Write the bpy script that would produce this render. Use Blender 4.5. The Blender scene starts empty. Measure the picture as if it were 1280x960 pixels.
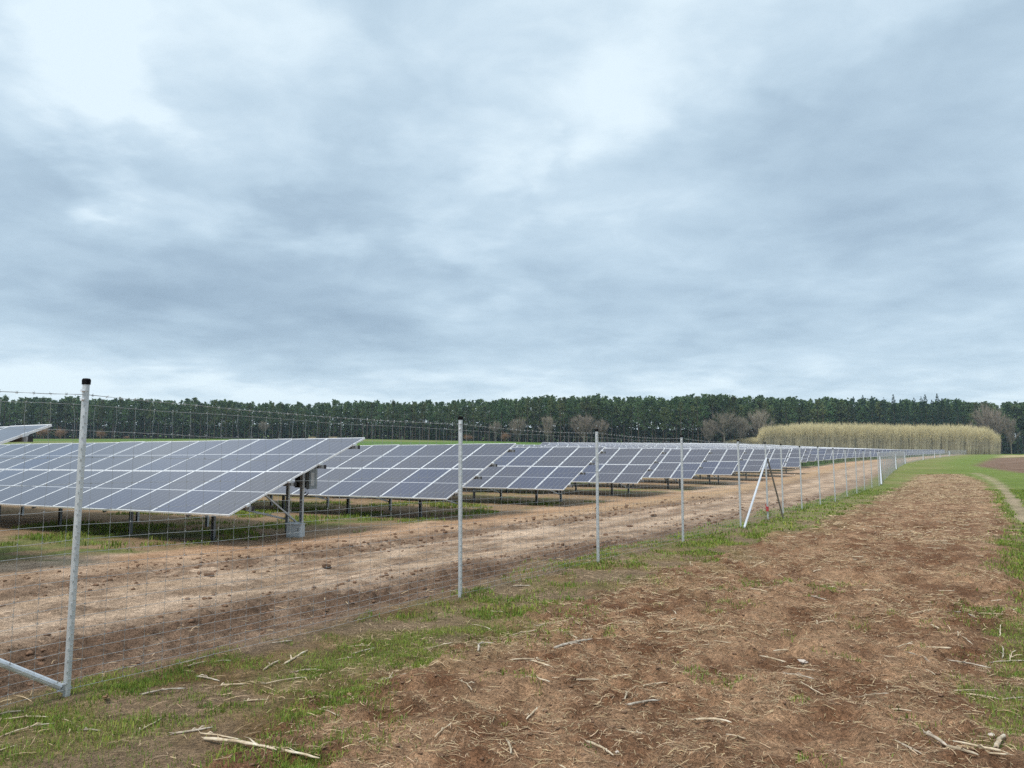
import bpy, math, random
import numpy as np
from mathutils import Vector, Matrix

# ------------------------------------------------------------------ camera, sky, sun, exposure
SC = bpy.context.scene
COL = SC.collection
EYE = 1.58
cam_data = bpy.data.cameras.new('camera')
cam_data.sensor_width = 36.0
cam_data.lens = 27.08
cam_data.clip_start = 0.05
cam_data.clip_end = 5000
cam = bpy.data.objects.new('camera', cam_data)
cam.location = (0, 0, EYE)
cam.rotation_euler = (math.radians(90 + 5.768), 0, 0)
COL.objects.link(cam)
SC.camera = cam

SUN_ELEV, SUN_AZ = 60.0, 215.0          # degrees; azimuth clockwise from +Y
world = bpy.data.worlds.new('World')
SC.world = world
world.use_nodes = True


def build_world():
    nt = world.node_tree
    N, L = nt.nodes, nt.links
    N.clear()
    out = N.new('ShaderNodeOutputWorld')
    sky = N.new('ShaderNodeTexSky')
    sky.sky_type = 'NISHITA'
    sky.sun_disc = False
    sky.sun_elevation = math.radians(SUN_ELEV)
    sky.sun_rotation = math.radians(SUN_AZ)
    bg_sky = N.new('ShaderNodeBackground')
    bg_sky.inputs['Strength'].default_value = 0.1
    L.new(sky.outputs[0], bg_sky.inputs['Color'])

    tc = N.new('ShaderNodeTexCoord')
    nrm = N.new('ShaderNodeVectorMath'); nrm.operation = 'NORMALIZE'
    L.new(tc.outputs['Generated'], nrm.inputs[0])
    D = nrm.outputs[0]
    sep = N.new('ShaderNodeSeparateXYZ'); L.new(D, sep.inputs[0])

    def m(op, a, b=None, clamp=False):
        n = N.new('ShaderNodeMath'); n.operation = op; n.use_clamp = clamp
        for i, v in enumerate((a, b)):
            if v is None: continue
            if isinstance(v, (int, float)): n.inputs[i].default_value = v
            else: L.new(v, n.inputs[i])
        return n.outputs[0]
    zc = m('MAXIMUM', sep.outputs['Z'], 0.0)
    den = m('ADD', zc, 0.15)
    comb = N.new('ShaderNodeCombineXYZ')
    L.new(m('DIVIDE', sep.outputs['X'], den), comb.inputs[0])
    L.new(m('DIVIDE', sep.outputs['Y'], den), comb.inputs[1])

    def noise(scale, detail, rough, dist, off, stretch=(1, 1, 1)):
        mp = N.new('ShaderNodeMapping')
        mp.inputs['Location'].default_value = off
        mp.inputs['Scale'].default_value = stretch
        L.new(comb.outputs[0], mp.inputs[0])
        n = N.new('ShaderNodeTexNoise')
        n.inputs['Scale'].default_value = scale
        n.inputs['Detail'].default_value = detail
        n.inputs['Roughness'].default_value = rough
        n.inputs['Distortion'].default_value = dist
        L.new(mp.outputs[0], n.inputs['Vector'])
        return n.outputs[0]
    big = noise(0.8, 4.0, 0.45, 0.25, (3.1, 7.7, 0.4), (0.75, 0.8, 1))
    mid = noise(2.2, 4.0, 0.48, 0.25, (11.0, 2.2, 1.7), (0.85, 0.85, 1))
    fine = noise(4.6, 7.0, 0.58, 0.35, (1.0, 5.2, 4.7), (0.80, 0.9, 1))
    val = m('ADD', m('ADD', m('MULTIPLY', m('SUBTRACT', big, 0.5), 0.85),
                     m('MULTIPLY', m('SUBTRACT', mid, 0.5), 0.72)),
            m('MULTIPLY', m('SUBTRACT', fine, 0.5), 0.58))
    # thin and thick places of the cloud deck: (azimuth, elevation, radius, amount), degrees
    lobes = SKY_LOBES
    wn = N.new('ShaderNodeTexNoise'); wn.inputs['Scale'].default_value = 3.2; wn.inputs['Detail'].default_value = 5.0
    L.new(comb.outputs[0], wn.inputs['Vector'])
    w1 = N.new('ShaderNodeVectorMath'); w1.operation = 'SUBTRACT'; L.new(wn.outputs['Color'], w1.inputs[0]); w1.inputs[1].default_value = (.5, .5, .5)
    w2 = N.new('ShaderNodeVectorMath'); w2.operation = 'SCALE'; L.new(w1.outputs[0], w2.inputs[0]); w2.inputs['Scale'].default_value = .42
    w3 = N.new('ShaderNodeVectorMath'); w3.operation = 'ADD'; L.new(D, w3.inputs[0]); L.new(w2.outputs[0], w3.inputs[1])
    w4 = N.new('ShaderNodeVectorMath'); w4.operation = 'NORMALIZE'; L.new(w3.outputs[0], w4.inputs[0])
    DW = w4.outputs[0]
    for az, el, rad, amt in lobes:
        a, e = math.radians(az), math.radians(el)
        d0 = (math.sin(a) * math.cos(e), math.cos(a) * math.cos(e), math.sin(e))
        dp = N.new('ShaderNodeVectorMath'); dp.operation = 'DOT_PRODUCT'
        L.new(DW, dp.inputs[0]); dp.inputs[1].default_value = d0
        mr = N.new('ShaderNodeMapRange'); mr.interpolation_type = 'SMOOTHERSTEP'
        mr.inputs['From Min'].default_value = math.cos(math.radians(rad))
        mr.inputs['From Max'].default_value = 1.0
        L.new(dp.outputs['Value'], mr.inputs['Value'])
        val = m('ADD', val, m('MULTIPLY', mr.outputs[0], amt))
    # overcast decks brighten upward; the air near the horizon is pale
    val = m('ADD', val, m('MULTIPLY', zc, 0.14))
    hor = m('SUBTRACT', 1.0, m('DIVIDE', zc, 0.15), True)
    val = m('ADD', val, m('MULTIPLY', m('POWER', hor, 1.0), 0.85))
    band = m('SUBTRACT', 1.0, m('ABSOLUTE', m('DIVIDE', m('SUBTRACT', zc, 0.20), 0.10)), True)
    val = m('ADD', val, m('MULTIPLY', band, -0.10))
    val = m('ADD', val, 0.60)
    ramp = N.new('ShaderNodeValToRGB')
    L.new(val, ramp.inputs[0])
    cr = ramp.color_ramp
    cr.interpolation = 'B_SPLINE'
    cr.elements[0].position = 0.0; cr.elements[0].color = (0.275, 0.375, 0.478, 1)
    cr.elements[1].position = 1.0; cr.elements[1].color = (0.78, 0.90, 0.965, 1)
    e = cr.elements.new(0.30); e.color = (0.362, 0.478, 0.588, 1)
    e = cr.elements.new(0.55); e.color = (0.460, 0.592, 0.700, 1)
    e = cr.elements.new(0.78); e.color = (0.565, 0.700, 0.805, 1)
    bg_cl = N.new('ShaderNodeBackground')
    bg_cl.inputs['Strength'].default_value = 0.60
    L.new(ramp.outputs[0], bg_cl.inputs['Color'])
    mix = N.new('ShaderNodeMixShader')
    mix.inputs[0].default_value = 0.93        # cloud cover
    L.new(bg_sky.outputs[0], mix.inputs[1]); L.new(bg_cl.outputs[0], mix.inputs[2])
    L.new(mix.outputs[0], out.inputs['Surface'])


SKY_LOBES = [(-23, 25, 13, .26), (-34, 26, 9, .22), (-3.5, 21, 7, .13), (11, 29, 10, .10),
             (-17, 17, 15, -.14), (28, 26, 15, -.20), (13, 16, 13, -.12), (24, 9, 14, -.10),
             (-12, 8, 13, -.08), (23, 30, 8, .18)]
build_world()

sun_data = bpy.data.lights.new('sun', 'SUN')
sun_data.energy = 1.5
sun_data.angle = math.radians(18)
sun_data.color = (1.0, 0.945, 0.87)
sun = bpy.data.objects.new('sun', sun_data)
_a, _e = math.radians(SUN_AZ), math.radians(SUN_ELEV)
_d = Vector((math.sin(_a) * math.cos(_e), math.cos(_a) * math.cos(_e), math.sin(_e)))
sun.rotation_euler = _d.to_track_quat('Z', 'Y').to_euler()
sun.location = (0, -30, 60)
COL.objects.link(sun)

vs = SC.view_settings
vs.view_transform = 'Standard'
vs.look = 'None'
vs.exposure = 0.90
vs.gamma = 1.0
vs.use_curve_mapping = False
SC.cycles.max_bounces = 6
SC.cycles.diffuse_bounces = 3
SC.cycles.glossy_bounces = 3
SC.cycles.caustics_reflective = False
SC.cycles.caustics_refractive = False
try:
    SC.cycles.use_denoising = False
except Exception:
    pass

random.seed(7)
RNG = np.random.default_rng(11)


# ------------------------------------------------------------------ helpers
def tag(o, label=None, cat=None, group=None, kind=None):
    if label: o['label'] = label
    if cat: o['category'] = cat
    if group: o['group'] = group
    if kind: o['kind'] = kind
    return o


def empty(name, loc=(0, 0, 0), rz=0.0):
    o = bpy.data.objects.new(name, None)
    o.empty_display_size = 0.2
    o.location = loc
    o.rotation_euler = (0, 0, rz)
    COL.objects.link(o)
    return o


def link(name, me, parent=None, loc=(0, 0, 0), rot=(0, 0, 0), scale=(1, 1, 1)):
    o = bpy.data.objects.new(name, me)
    o.location = loc; o.rotation_euler = rot; o.scale = scale
    if parent is not None: o.parent = parent
    COL.objects.link(o)
    return o


class MB:
    """collects shapes into one mesh"""
    def __init__(self):
        self.v = []; self.f = []; self.m = []

    def add(self, vs_, fs_, mat=0):
        b = len(self.v)
        self.v.extend(vs_)
        for f in fs_:
            self.f.append(tuple(i + b for i in f)); self.m.append(mat)

    def box(self, lo, hi, mat=0, M=None):
        x0, y0, z0 = lo; x1, y1, z1 = hi
        p = [(x0, y0, z0), (x1, y0, z0), (x1, y1, z0), (x0, y1, z0), (x0, y0, z1), (x1, y0, z1), (x1, y1, z1), (x0, y1, z1)]
        if M is not None: p = [tuple(M @ Vector(q)) for q in p]
        self.add(p, [(0, 3, 2, 1), (4, 5, 6, 7), (0, 1, 5, 4), (1, 2, 6, 5), (2, 3, 7, 6), (3, 0, 4, 7)], mat)

    def bar(self, a, b, w, h=None, mat=0, up=(0, 0, 1)):
        """rectangular bar from a to b"""
        a, b = Vector(a), Vector(b); h = w if h is None else h
        d = (b - a).normalized(); u = Vector(up)
        if abs(d.dot(u)) > .98: u = Vector((0, 1, 0))
        s = d.cross(u).normalized(); t = s.cross(d).normalized()
        p = []
        for c in (a, b):
            for i, j in ((-1, -1), (1, -1), (1, 1), (-1, 1)):
                p.append(tuple(c + s * (w / 2 * i) + t * (h / 2 * j)))
        self.add(p, [(0, 1, 5, 4), (1, 2, 6, 5), (2, 3, 7, 6), (3, 0, 4, 7), (3, 2, 1, 0), (4, 5, 6, 7)], mat)

    def tube(self, pts, rad, n=6, mat=0, caps=True):
        pts = [Vector(p) for p in pts]
        if not hasattr(rad, '__len__'): rad = [rad] * len(pts)
        rings = []
        for i, p in enumerate(pts):
            d = (pts[min(i + 1, len(pts) - 1)] - pts[max(i - 1, 0)]).normalized()
            u = Vector((0, 0, 1)) if abs(d.z) < .9 else Vector((1, 0, 0))
            s = d.cross(u).normalized(); t = s.cross(d)
            rings.append([tuple(p + (s * math.cos(2 * math.pi * k / n) + t * math.sin(2 * math.pi * k / n)) * rad[i]) for k in range(n)])
        v = [q for r in rings for q in r]; f = []
        for i in range(len(pts) - 1):
            for k in range(n):
                k2 = (k + 1) % n
                f.append((i * n + k, i * n + k2, (i + 1) * n + k2, (i + 1) * n + k))
        if caps:
            f.append(tuple(range(n - 1, -1, -1))); f.append(tuple((len(pts) - 1) * n + k for k in range(n)))
        self.add(v, f, mat)

    def mesh(self, name, mats, smooth=False):
        me = bpy.data.meshes.new(name)
        me.from_pydata(self.v, [], self.f)
        for mt in mats: me.materials.append(mt)
        if len(mats) > 1: me.polygons.foreach_set('material_index', self.m)
        if smooth: me.polygons.foreach_set('use_smooth', [True] * len(self.f))
        me.update()
        return me

    def build(self, name, mats, parent=None, smooth=False, **k):
        if not isinstance(mats, (list, tuple)): mats = [mats]
        return link(name, self.mesh(name, mats, smooth), parent, **k)


def np_mesh(name, verts, faces, mats, smooth=False, mi=None):
    """verts (n,3); faces (m,k) all of one size k"""
    me = bpy.data.meshes.new(name)
    verts = np.asarray(verts, np.float32); faces = np.asarray(faces, np.int32)
    k = faces.shape[1]
    me.vertices.add(len(verts)); me.vertices.foreach_set('co', verts.ravel())
    me.loops.add(faces.size); me.loops.foreach_set('vertex_index', faces.ravel())
    me.polygons.add(len(faces))
    me.polygons.foreach_set('loop_start', np.arange(0, faces.size, k, dtype=np.int32))
    me.polygons.foreach_set('loop_total', np.full(len(faces), k, np.int32))
    for mt in mats: me.materials.append(mt)
    if mi is not None: me.polygons.foreach_set('material_index', np.asarray(mi, np.int32))
    if smooth: me.polygons.foreach_set('use_smooth', np.ones(len(faces), bool))
    me.update(calc_edges=True)
    return me


def vnoise(x, y, s=0):
    xi = np.floor(x).astype(np.int64); yi = np.floor(y).astype(np.int64)
    fx = x - xi; fy = y - yi
    fx = fx * fx * (3 - 2 * fx); fy = fy * fy * (3 - 2 * fy)

    def h(a, b):
        n = (a * 374761393 + b * 668265263 + s * 1442695041) & 0xffffffff
        n = ((n ^ (n >> 13)) * 1274126177) & 0xffffffff
        n = ((n ^ (n >> 15)) * 2246822519) & 0xffffffff
        return ((n ^ (n >> 16)) & 0xffffff) / float(0xffffff)
    return (h(xi, yi) * (1 - fx) + h(xi + 1, yi) * fx) * (1 - fy) + (h(xi, yi + 1) * (1 - fx) + h(xi + 1, yi + 1) * fx) * fy


def fbm(x, y, s=0, o=4, g=.5):
    t = 0; a = 1; w = 0
    for i in range(o):
        t = t + a * vnoise(x * 2 ** i + 17.3 * i, y * 2 ** i - 9.1 * i, s + i); w += a; a *= g
    return t / w


def sstep(a, b, x):
    t = np.clip((x - a) / (b - a), 0, 1)
    return t * t * (3 - 2 * t)


# ------------------------------------------------------------------ materials
def new_mat(name):
    m = bpy.data.materials.new(name); m.use_nodes = True
    nt = m.node_tree
    return m, nt.nodes, nt.links, nt.nodes['Principled BSDF']


def noise_col(N, L, colors, scale=5.0, detail=4.0, coord='Object', rough=.6):
    tc = N.new('ShaderNodeTexCoord')
    n = N.new('ShaderNodeTexNoise'); n.inputs['Scale'].default_value = scale
    n.inputs['Detail'].default_value = detail; n.inputs['Roughness'].default_value = rough
    L.new(tc.outputs[coord], n.inputs['Vector'])
    r = N.new('ShaderNodeValToRGB'); L.new(n.outputs[0], r.inputs[0])
    k = len(colors)
    els = r.color_ramp.elements
    els[0].position = .3; els[0].color = (*colors[0], 1)
    els[1].position = .7; els[1].color = (*colors[-1], 1)
    for i, c in enumerate(colors[1:-1], 1):
        e = els.new(.3 + .4 * i / (k - 1)); e.color = (*c, 1)
    return n, r


def simple(name, colors, rough=.6, metal=0.0, scale=6.0, bump=0.0, rnd=0.0, coord='Object', spec=.5, rndhue=0.0):
    m, N, L, B = new_mat(name)
    n, r = noise_col(N, L, colors, scale, coord=coord)
    out = r.outputs[0]
    if rnd > 0 or rndhue > 0:
        oi = N.new('ShaderNodeObjectInfo')
        hs = N.new('ShaderNodeHueSaturation')
        mr = N.new('ShaderNodeMapRange'); mr.inputs['To Min'].default_value = 1 - rnd; mr.inputs['To Max'].default_value = 1 + rnd
        L.new(oi.outputs['Random'], mr.inputs['Value']); L.new(mr.outputs[0], hs.inputs['Value'])
        if rndhue > 0:
            mu = N.new('ShaderNodeMath'); mu.operation = 'MULTIPLY'; mu.inputs[1].default_value = 7.31
            fr = N.new('ShaderNodeMath'); fr.operation = 'FRACT'
            L.new(oi.outputs['Random'], mu.inputs[0]); L.new(mu.outputs[0], fr.inputs[0])
            mh = N.new('ShaderNodeMapRange'); mh.inputs['To Min'].default_value = .5 - rndhue; mh.inputs['To Max'].default_value = .5 + rndhue
            L.new(fr.outputs[0], mh.inputs['Value']); L.new(mh.outputs[0], hs.inputs['Hue'])
        L.new(out, hs.inputs['Color']); out = hs.outputs[0]
    L.new(out, B.inputs['Base Color'])
    B.inputs['Roughness'].default_value = rough
    B.inputs['Metallic'].default_value = metal
    B.inputs['Specular IOR Level'].default_value = spec
    if bump > 0:
        b = N.new('ShaderNodeBump'); b.inputs['Strength'].default_value = bump; b.inputs['Distance'].default_value = .01
        L.new(n.outputs[0], b.inputs['Height']); L.new(b.outputs[0], B.inputs['Normal'])
    return m


def leaf_mat(name, dark, light, rnd=.25, scale=.35, rndhue=.02, isle=False, trans=.25, coord='Object'):
    """foliage: colour drifts between clumps and from tree to tree"""
    m, N, L, B = new_mat(name)
    n, r = noise_col(N, L, [dark, light], scale, 3.0, coord)
    hs = N.new('ShaderNodeHueSaturation')
    src = N.new('ShaderNodeObjectInfo').outputs['Random']
    if isle:
        src = N.new('ShaderNodeNewGeometry').outputs['Random Per Island']
    mr = N.new('ShaderNodeMapRange'); mr.inputs['To Min'].default_value = 1 - rnd; mr.inputs['To Max'].default_value = 1 + rnd
    L.new(src, mr.inputs['Value']); L.new(mr.outputs[0], hs.inputs['Value'])
    mu = N.new('ShaderNodeMath'); mu.operation = 'MULTIPLY'; mu.inputs[1].default_value = 9.7
    fr = N.new('ShaderNodeMath'); fr.operation = 'FRACT'
    L.new(src, mu.inputs[0]); L.new(mu.outputs[0], fr.inputs[0])
    mh = N.new('ShaderNodeMapRange'); mh.inputs['To Min'].default_value = .5 - rndhue; mh.inputs['To Max'].default_value = .5 + rndhue
    L.new(fr.outputs[0], mh.inputs['Value']); L.new(mh.outputs[0], hs.inputs['Hue'])
    L.new(r.outputs[0], hs.inputs['Color'])
    L.new(hs.outputs[0], B.inputs['Base Color'])
    B.inputs['Roughness'].default_value = .75
    B.inputs['Specular IOR Level'].default_value = .2
    if trans > 0:
        tr = N.new('ShaderNodeBsdfTranslucent'); L.new(hs.outputs[0], tr.inputs['Color'])
        mx = N.new('ShaderNodeMixShader'); mx.inputs[0].default_value = trans
        L.new(B.outputs[0], mx.inputs[1]); L.new(tr.outputs[0], mx.inputs[2])
        L.new(mx.outputs[0], N['Material Output'].inputs['Surface'])
    return m


def ground_mat():
    m, N, L, B = new_mat('ground_soil_and_turf')
    at = N.new('ShaderNodeAttribute'); at.attribute_name = 'tint'
    tc = N.new('ShaderNodeTexCoord')
    hs = N.new('ShaderNodeHueSaturation'); L.new(at.outputs['Color'], hs.inputs['Color'])
    val = None
    heights = []
    for sc, de, lo, hi in ((60.0, 5, .38, 1.58), (14.0, 6, .55, 1.42), (1.6, 5, .80, 1.2), (.22, 4, .88, 1.12)):
        n = N.new('ShaderNodeTexNoise'); n.inputs['Scale'].default_value = sc; n.inputs['Detail'].default_value = de
        n.inputs['Roughness'].default_value = .65
        L.new(tc.outputs['Object'], n.inputs['Vector'])
        mr = N.new('ShaderNodeMapRange'); mr.inputs['From Min'].default_value = .28; mr.inputs['From Max'].default_value = .72
        mr.inputs['To Min'].default_value = lo; mr.inputs['To Max'].default_value = hi
        L.new(n.outputs[0], mr.inputs['Value'])
        heights.append(n.outputs[0])
        if val is None: val = mr.outputs[0]
        else:
            mu = N.new('ShaderNodeMath'); mu.operation = 'MULTIPLY'; L.new(val, mu.inputs[0]); L.new(mr.outputs[0], mu.inputs[1]); val = mu.outputs[0]
    L.new(val, hs.inputs['Value'])
    L.new(hs.outputs[0], B.inputs['Base Color'])
    B.inputs['Roughness'].default_value = .95
    B.inputs['Specular IOR Level'].default_value = .15
    b1 = N.new('ShaderNodeBump'); b1.inputs['Strength'].default_value = .8; b1.inputs['Distance'].default_value = .10
    L.new(heights[1], b1.inputs['Height'])
    b2 = N.new('ShaderNodeBump'); b2.inputs['Strength'].default_value = .9; b2.inputs['Distance'].default_value = .03
    L.new(heights[0], b2.inputs['Height']); L.new(b1.outputs[0], b2.inputs['Normal'])
    L.new(b2.outputs[0], B.inputs['Normal'])
    return m


def glass_mat():
    """solar module face: dark cells behind glass, pale gaps and the middle seam are print"""
    m, N, L, B = new_mat('solar_cells_under_glass')
    uv = N.new('ShaderNodeUVMap'); uv.uv_map = 'uv'
    sp = N.new('ShaderNodeSeparateXYZ'); L.new(uv.outputs[0], sp.inputs[0])

    def mth(op, a, b=None, clamp=False):
        n = N.new('ShaderNodeMath'); n.operation = op; n.use_clamp = clamp
        for i, v in enumerate((a, b)):
            if v is None: continue
            if isinstance(v, (int, float)): n.inputs[i].default_value = v
            else: L.new(v, n.inputs[i])
        return n.outputs[0]

    def grid(src, count, width):       # 1 on the lines of a grid with `count` cells
        fr = mth('FRACT', mth('MULTIPLY', src, count))
        d = mth('ABSOLUTE', mth('SUBTRACT', fr, .5))
        return mth('GREATER_THAN', d, .5 - width * .5)
    u, v = sp.outputs['X'], sp.outputs['Y']
    col_gap = grid(u, 6.0, .030)
    row_gap = grid(v, 24.0, .040)
    bus = grid(u, 60.0, .10)
    seam = mth('LESS_THAN', mth('ABSOLUTE', mth('SUBTRACT', v, .5)), .0040)
    edge_u = mth('GREATER_THAN', mth('ABSOLUTE', mth('SUBTRACT', u, .5)), .4945)
    edge_v = mth('GREATER_THAN', mth('ABSOLUTE', mth('SUBTRACT', v, .5)), .4970)
    white = mth('MAXIMUM', seam, mth('MAXIMUM', edge_u, edge_v))
    oi = N.new('ShaderNodeObjectInfo')
    geo = N.new('ShaderNodeNewGeometry')
    rnd = mth('FRACT', mth('ADD', oi.outputs['Random'], mth('MULTIPLY', geo.outputs['Random Per Island'], .37)))
    cr = N.new('ShaderNodeValToRGB'); L.new(rnd, cr.inputs[0])
    cr.color_ramp.elements[0].color = (.043, .037, .056, 1); cr.color_ramp.elements[1].color = (.027, .031, .078, 1)
    e = cr.color_ramp.elements.new(.55); e.color = (.043, .038, .062, 1)
    e = cr.color_ramp.elements.new(.72); e.color = (.036, .037, .074, 1)

    def mixc(fac, a, b):
        x = N.new('ShaderNodeMix'); x.data_type = 'RGBA'
        if isinstance(fac, float): x.inputs[0].default_value = fac
        else: L.new(fac, x.inputs[0])
        for i, c in ((6, a), (7, b)):
            if isinstance(c, tuple): x.inputs[i].default_value = c
            else: L.new(c, x.inputs[i])
        return x.outputs[2]
    c = cr.outputs[0]
    c = mixc(mth('MULTIPLY', bus, .16), c, (.22, .22, .24, 1))
    c = mixc(mth('MULTIPLY', row_gap, .08), c, (.30, .31, .34, 1))
    c = mixc(mth('MULTIPLY', col_gap, .75), c, (.42, .43, .46, 1))
    c = mixc(white, c, (.86, .87, .89, 1))
    # thin dust film
    tc = N.new('ShaderNodeTexCoord'); nz = N.new('ShaderNodeTexNoise')
    nz.inputs['Scale'].default_value = 1.3; nz.inputs['Detail'].default_value = 5
    L.new(tc.outputs['Object'], nz.inputs['Vector'])
    c = mixc(mth('MULTIPLY', nz.outputs[0], .08), c, (.40, .38, .40, 1))
    L.new(c, B.inputs['Base Color'])
    B.inputs['Roughness'].default_value = .12
    B.inputs['IOR'].default_value = 1.5
    return m


M = {}
M['ground'] = ground_mat()
M['glass'] = glass_mat()
M['frame'] = simple('anodised_aluminium_frame', [(.84, .85, .86), (.92, .93, .94)], rough=.5, metal=.1, scale=3)
M['back'] = simple('module_backsheet', [(.10, .10, .11), (.14, .14, .15)], rough=.6)
M['galv'] = simple('galvanised_steel', [(.34, .36, .38), (.48, .50, .51), (.56, .58, .59)], rough=.45, metal=.55, scale=22, bump=.08)
M['galv_dark'] = simple('weathered_galvanised_steel', [(.16, .17, .18), (.30, .31, .32)], rough=.55, metal=.5, scale=9)
M['post'] = simple('galvanised_fence_post', [(.50, .53, .54), (.60, .63, .64), (.66, .68, .69)], rough=.42, metal=.4, scale=7, bump=.05)
M['brace'] = simple('bright_galvanised_brace_tube', [(.66, .67, .70), (.80, .81, .84)], rough=.38, metal=.35, scale=9)
M['wire'] = simple('galvanised_wire', [(.36, .37, .37), (.48, .49, .49)], rough=.5, metal=.5, scale=40)
M['cap'] = simple('black_plastic_cap', [(.004, .004, .005), (.009, .009, .010)], rough=.7, scale=30, spec=.1)
M['bolt'] = simple('bright_zinc_bolt', [(.7, .7, .72), (.85, .85, .86)], rough=.3, metal=.4, scale=30)
M['black'] = simple('black_coated_steel', [(.010, .010, .012), (.022, .022, .026)], rough=.45, scale=12)
M['cabinet'] = simple('pale_grey_cabinet', [(.44, .48, .50), (.54, .57, .59)], rough=.45, scale=5, bump=.03)
M['cabinet_blue'] = simple('blue_grey_cabinet', [(.20, .25, .28), (.27, .32, .35)], rough=.5, scale=5)
M['red'] = simple('red_plastic_tag', [(.45, .02, .03), (.6, .04, .05)], rough=.5, scale=20)
M['dark_tube'] = simple('dark_grey_brown_tube', [(.11, .10, .085), (.21, .19, .16)], rough=.8, scale=14, bump=.3)  # mottled dark grey-brown, for the right-leaning brace only
M['stalk'] = simple('dry_maize_stalk', [(.30, .21, .12), (.58, .47, .33), (.76, .68, .55)], rough=.85, scale=14, bump=.5, rnd=.18)
M['stalk_grey'] = simple('weathered_maize_stalk', [(.22, .17, .12), (.44, .37, .29), (.62, .56, .48)], rough=.85, scale=17, bump=.5, rnd=.15)
M['straw'] = leaf_mat('straw_litter', (.34, .235, .13), (.62, .48, .31), rnd=.40, scale=6, rndhue=.015, isle=True, trans=.1)
M['clod'] = simple('soil_clod', [(.095, .058, .038), (.22, .135, .088)], rough=.95, scale=30, bump=.6, rnd=.25, spec=.1)
M['stone'] = simple('pale_field_stone', [(.55, .46, .38), (.70, .60, .52)], rough=.85, scale=22, bump=.4)
M['chip'] = simple('split_wood', [(.22, .13, .07), (.42, .27, .15)], rough=.85, scale=20, bump=.4)
M['grass'] = leaf_mat('short_grass', (.118, .190, .022), (.285, .345, .072), rnd=.48, scale=1.8, rndhue=.04, isle=True, trans=.3)
M['pine'] = leaf_mat('pine_needles', (.046, .082, .034), (.135, .182, .068), rnd=.42, scale=.22, rndhue=.045)
M['spruce'] = leaf_mat('spruce_needles', (.016, .042, .030), (.040, .080, .046), rnd=.25, scale=.25, rndhue=.02)
M['wood_mass'] = leaf_mat('forest_interior_needles', (.040, .076, .036), (.125, .172, .068), rnd=.30, scale=.2, rndhue=.03, isle=False, coord='Object')
M['bark'] = simple('pine_bark', [(.060, .046, .036), (.125, .092, .070)], rough=.9, scale=1.2, rnd=.25, spec=.1)
M['twig'] = simple('bare_twigs', [(.165, .142, .108), (.29, .255, .20)], rough=.9, scale=.3, rnd=.18, spec=.1, rndhue=.015)
M['willow_stem'] = simple('coppice_stems', [(.30, .275, .18), (.44, .41, .28)], rough=.85, scale=.4, rnd=.15, spec=.1)
M['willow_tip'] = simple('coppice_twig_tips', [(.47, .41, .225), (.60, .53, .31)], rough=.85, scale=.4, rnd=.12, spec=.1)
M['dryshrub'] = simple('dry_shrub_twigs', [(.20, .12, .07), (.34, .22, .13)], rough=.9, scale=.6, rnd=.2, spec=.1)
M['log'] = simple('cut_timber', [(.20, .15, .09), (.34, .27, .16)], rough=.85, scale=2)

# ------------------------------------------------------------------ terrain shape
KA = np.array([-2, -.67, -.2, 0, .2, .33, .4, .5, .6, 2.])
KV = np.array([.0373, .0373, .0373, .034, .028, .0235, .0198, .016, .016, .016])


def rise(X, Y):
    """large form of the land: level where we stand, climbing slowly beyond 20 m, most on the left"""
    X = np.asarray(X, float); Y = np.asarray(Y, float)
    r = np.where(Y < 20, 0, np.where(Y < 60, (Y - 20) ** 2 / 80, Y - 40))
    return np.interp(X / np.maximum(Y, 1), KA, KV) * r


POSTS = [(-4.38, 3.17), (-3.0, 5.37), (-0.61, 9.27), (1.36, 12.38), (3.37, 15.41), (5.49, 18.73), (6.98, 21.27), (8.17, 23.48), (9.58, 25.73),
         (11.07, 27.94), (12.68, 30.52), (14.55, 33.76), (16.39, 36.94), (18.34, 40.4), (20.16, 43.5), (22.29, 47.14)]
FAR = [(23.9, 50.3), (42.9, 86.6), (60.4, 119.0), (86.0, 161.8), (106.2, 194.4), (141.5, 250.0), (201.7, 342.6)]
FENCE = np.array([(-30.0, -38.4)] + POSTS + FAR + [(330.0, 560.0)])


def fence_uv(X, Y):
    """distance along the fence from the first post in view, and signed distance (+ = our side)"""
    X = np.asarray(X, float); Y = np.asarray(Y, float)
    best = np.full(X.shape, 1e9); U = np.zeros(X.shape); V = np.zeros(X.shape)
    acc = -np.hypot(*(FENCE[1] - FENCE[0])) - np.hypot(*(FENCE[2] - FENCE[1]))
    for a, b in zip(FENCE[:-1], FENCE[1:]):
        d = b - a; ln = np.hypot(*d); d = d / ln
        t = np.clip((X - a[0]) * d[0] + (Y - a[1]) * d[1], 0, ln)
        dx = X - a[0] - d[0] * t; dy = Y - a[1] - d[1] * t
        dist = np.hypot(dx, dy); sg = np.sign(dx * d[1] - dy * d[0])
        k = dist < best
        best = np.where(k, dist, best); U = np.where(k, acc + t, U); V = np.where(k, dist * sg, V)
        acc += ln
    return U, V


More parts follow.
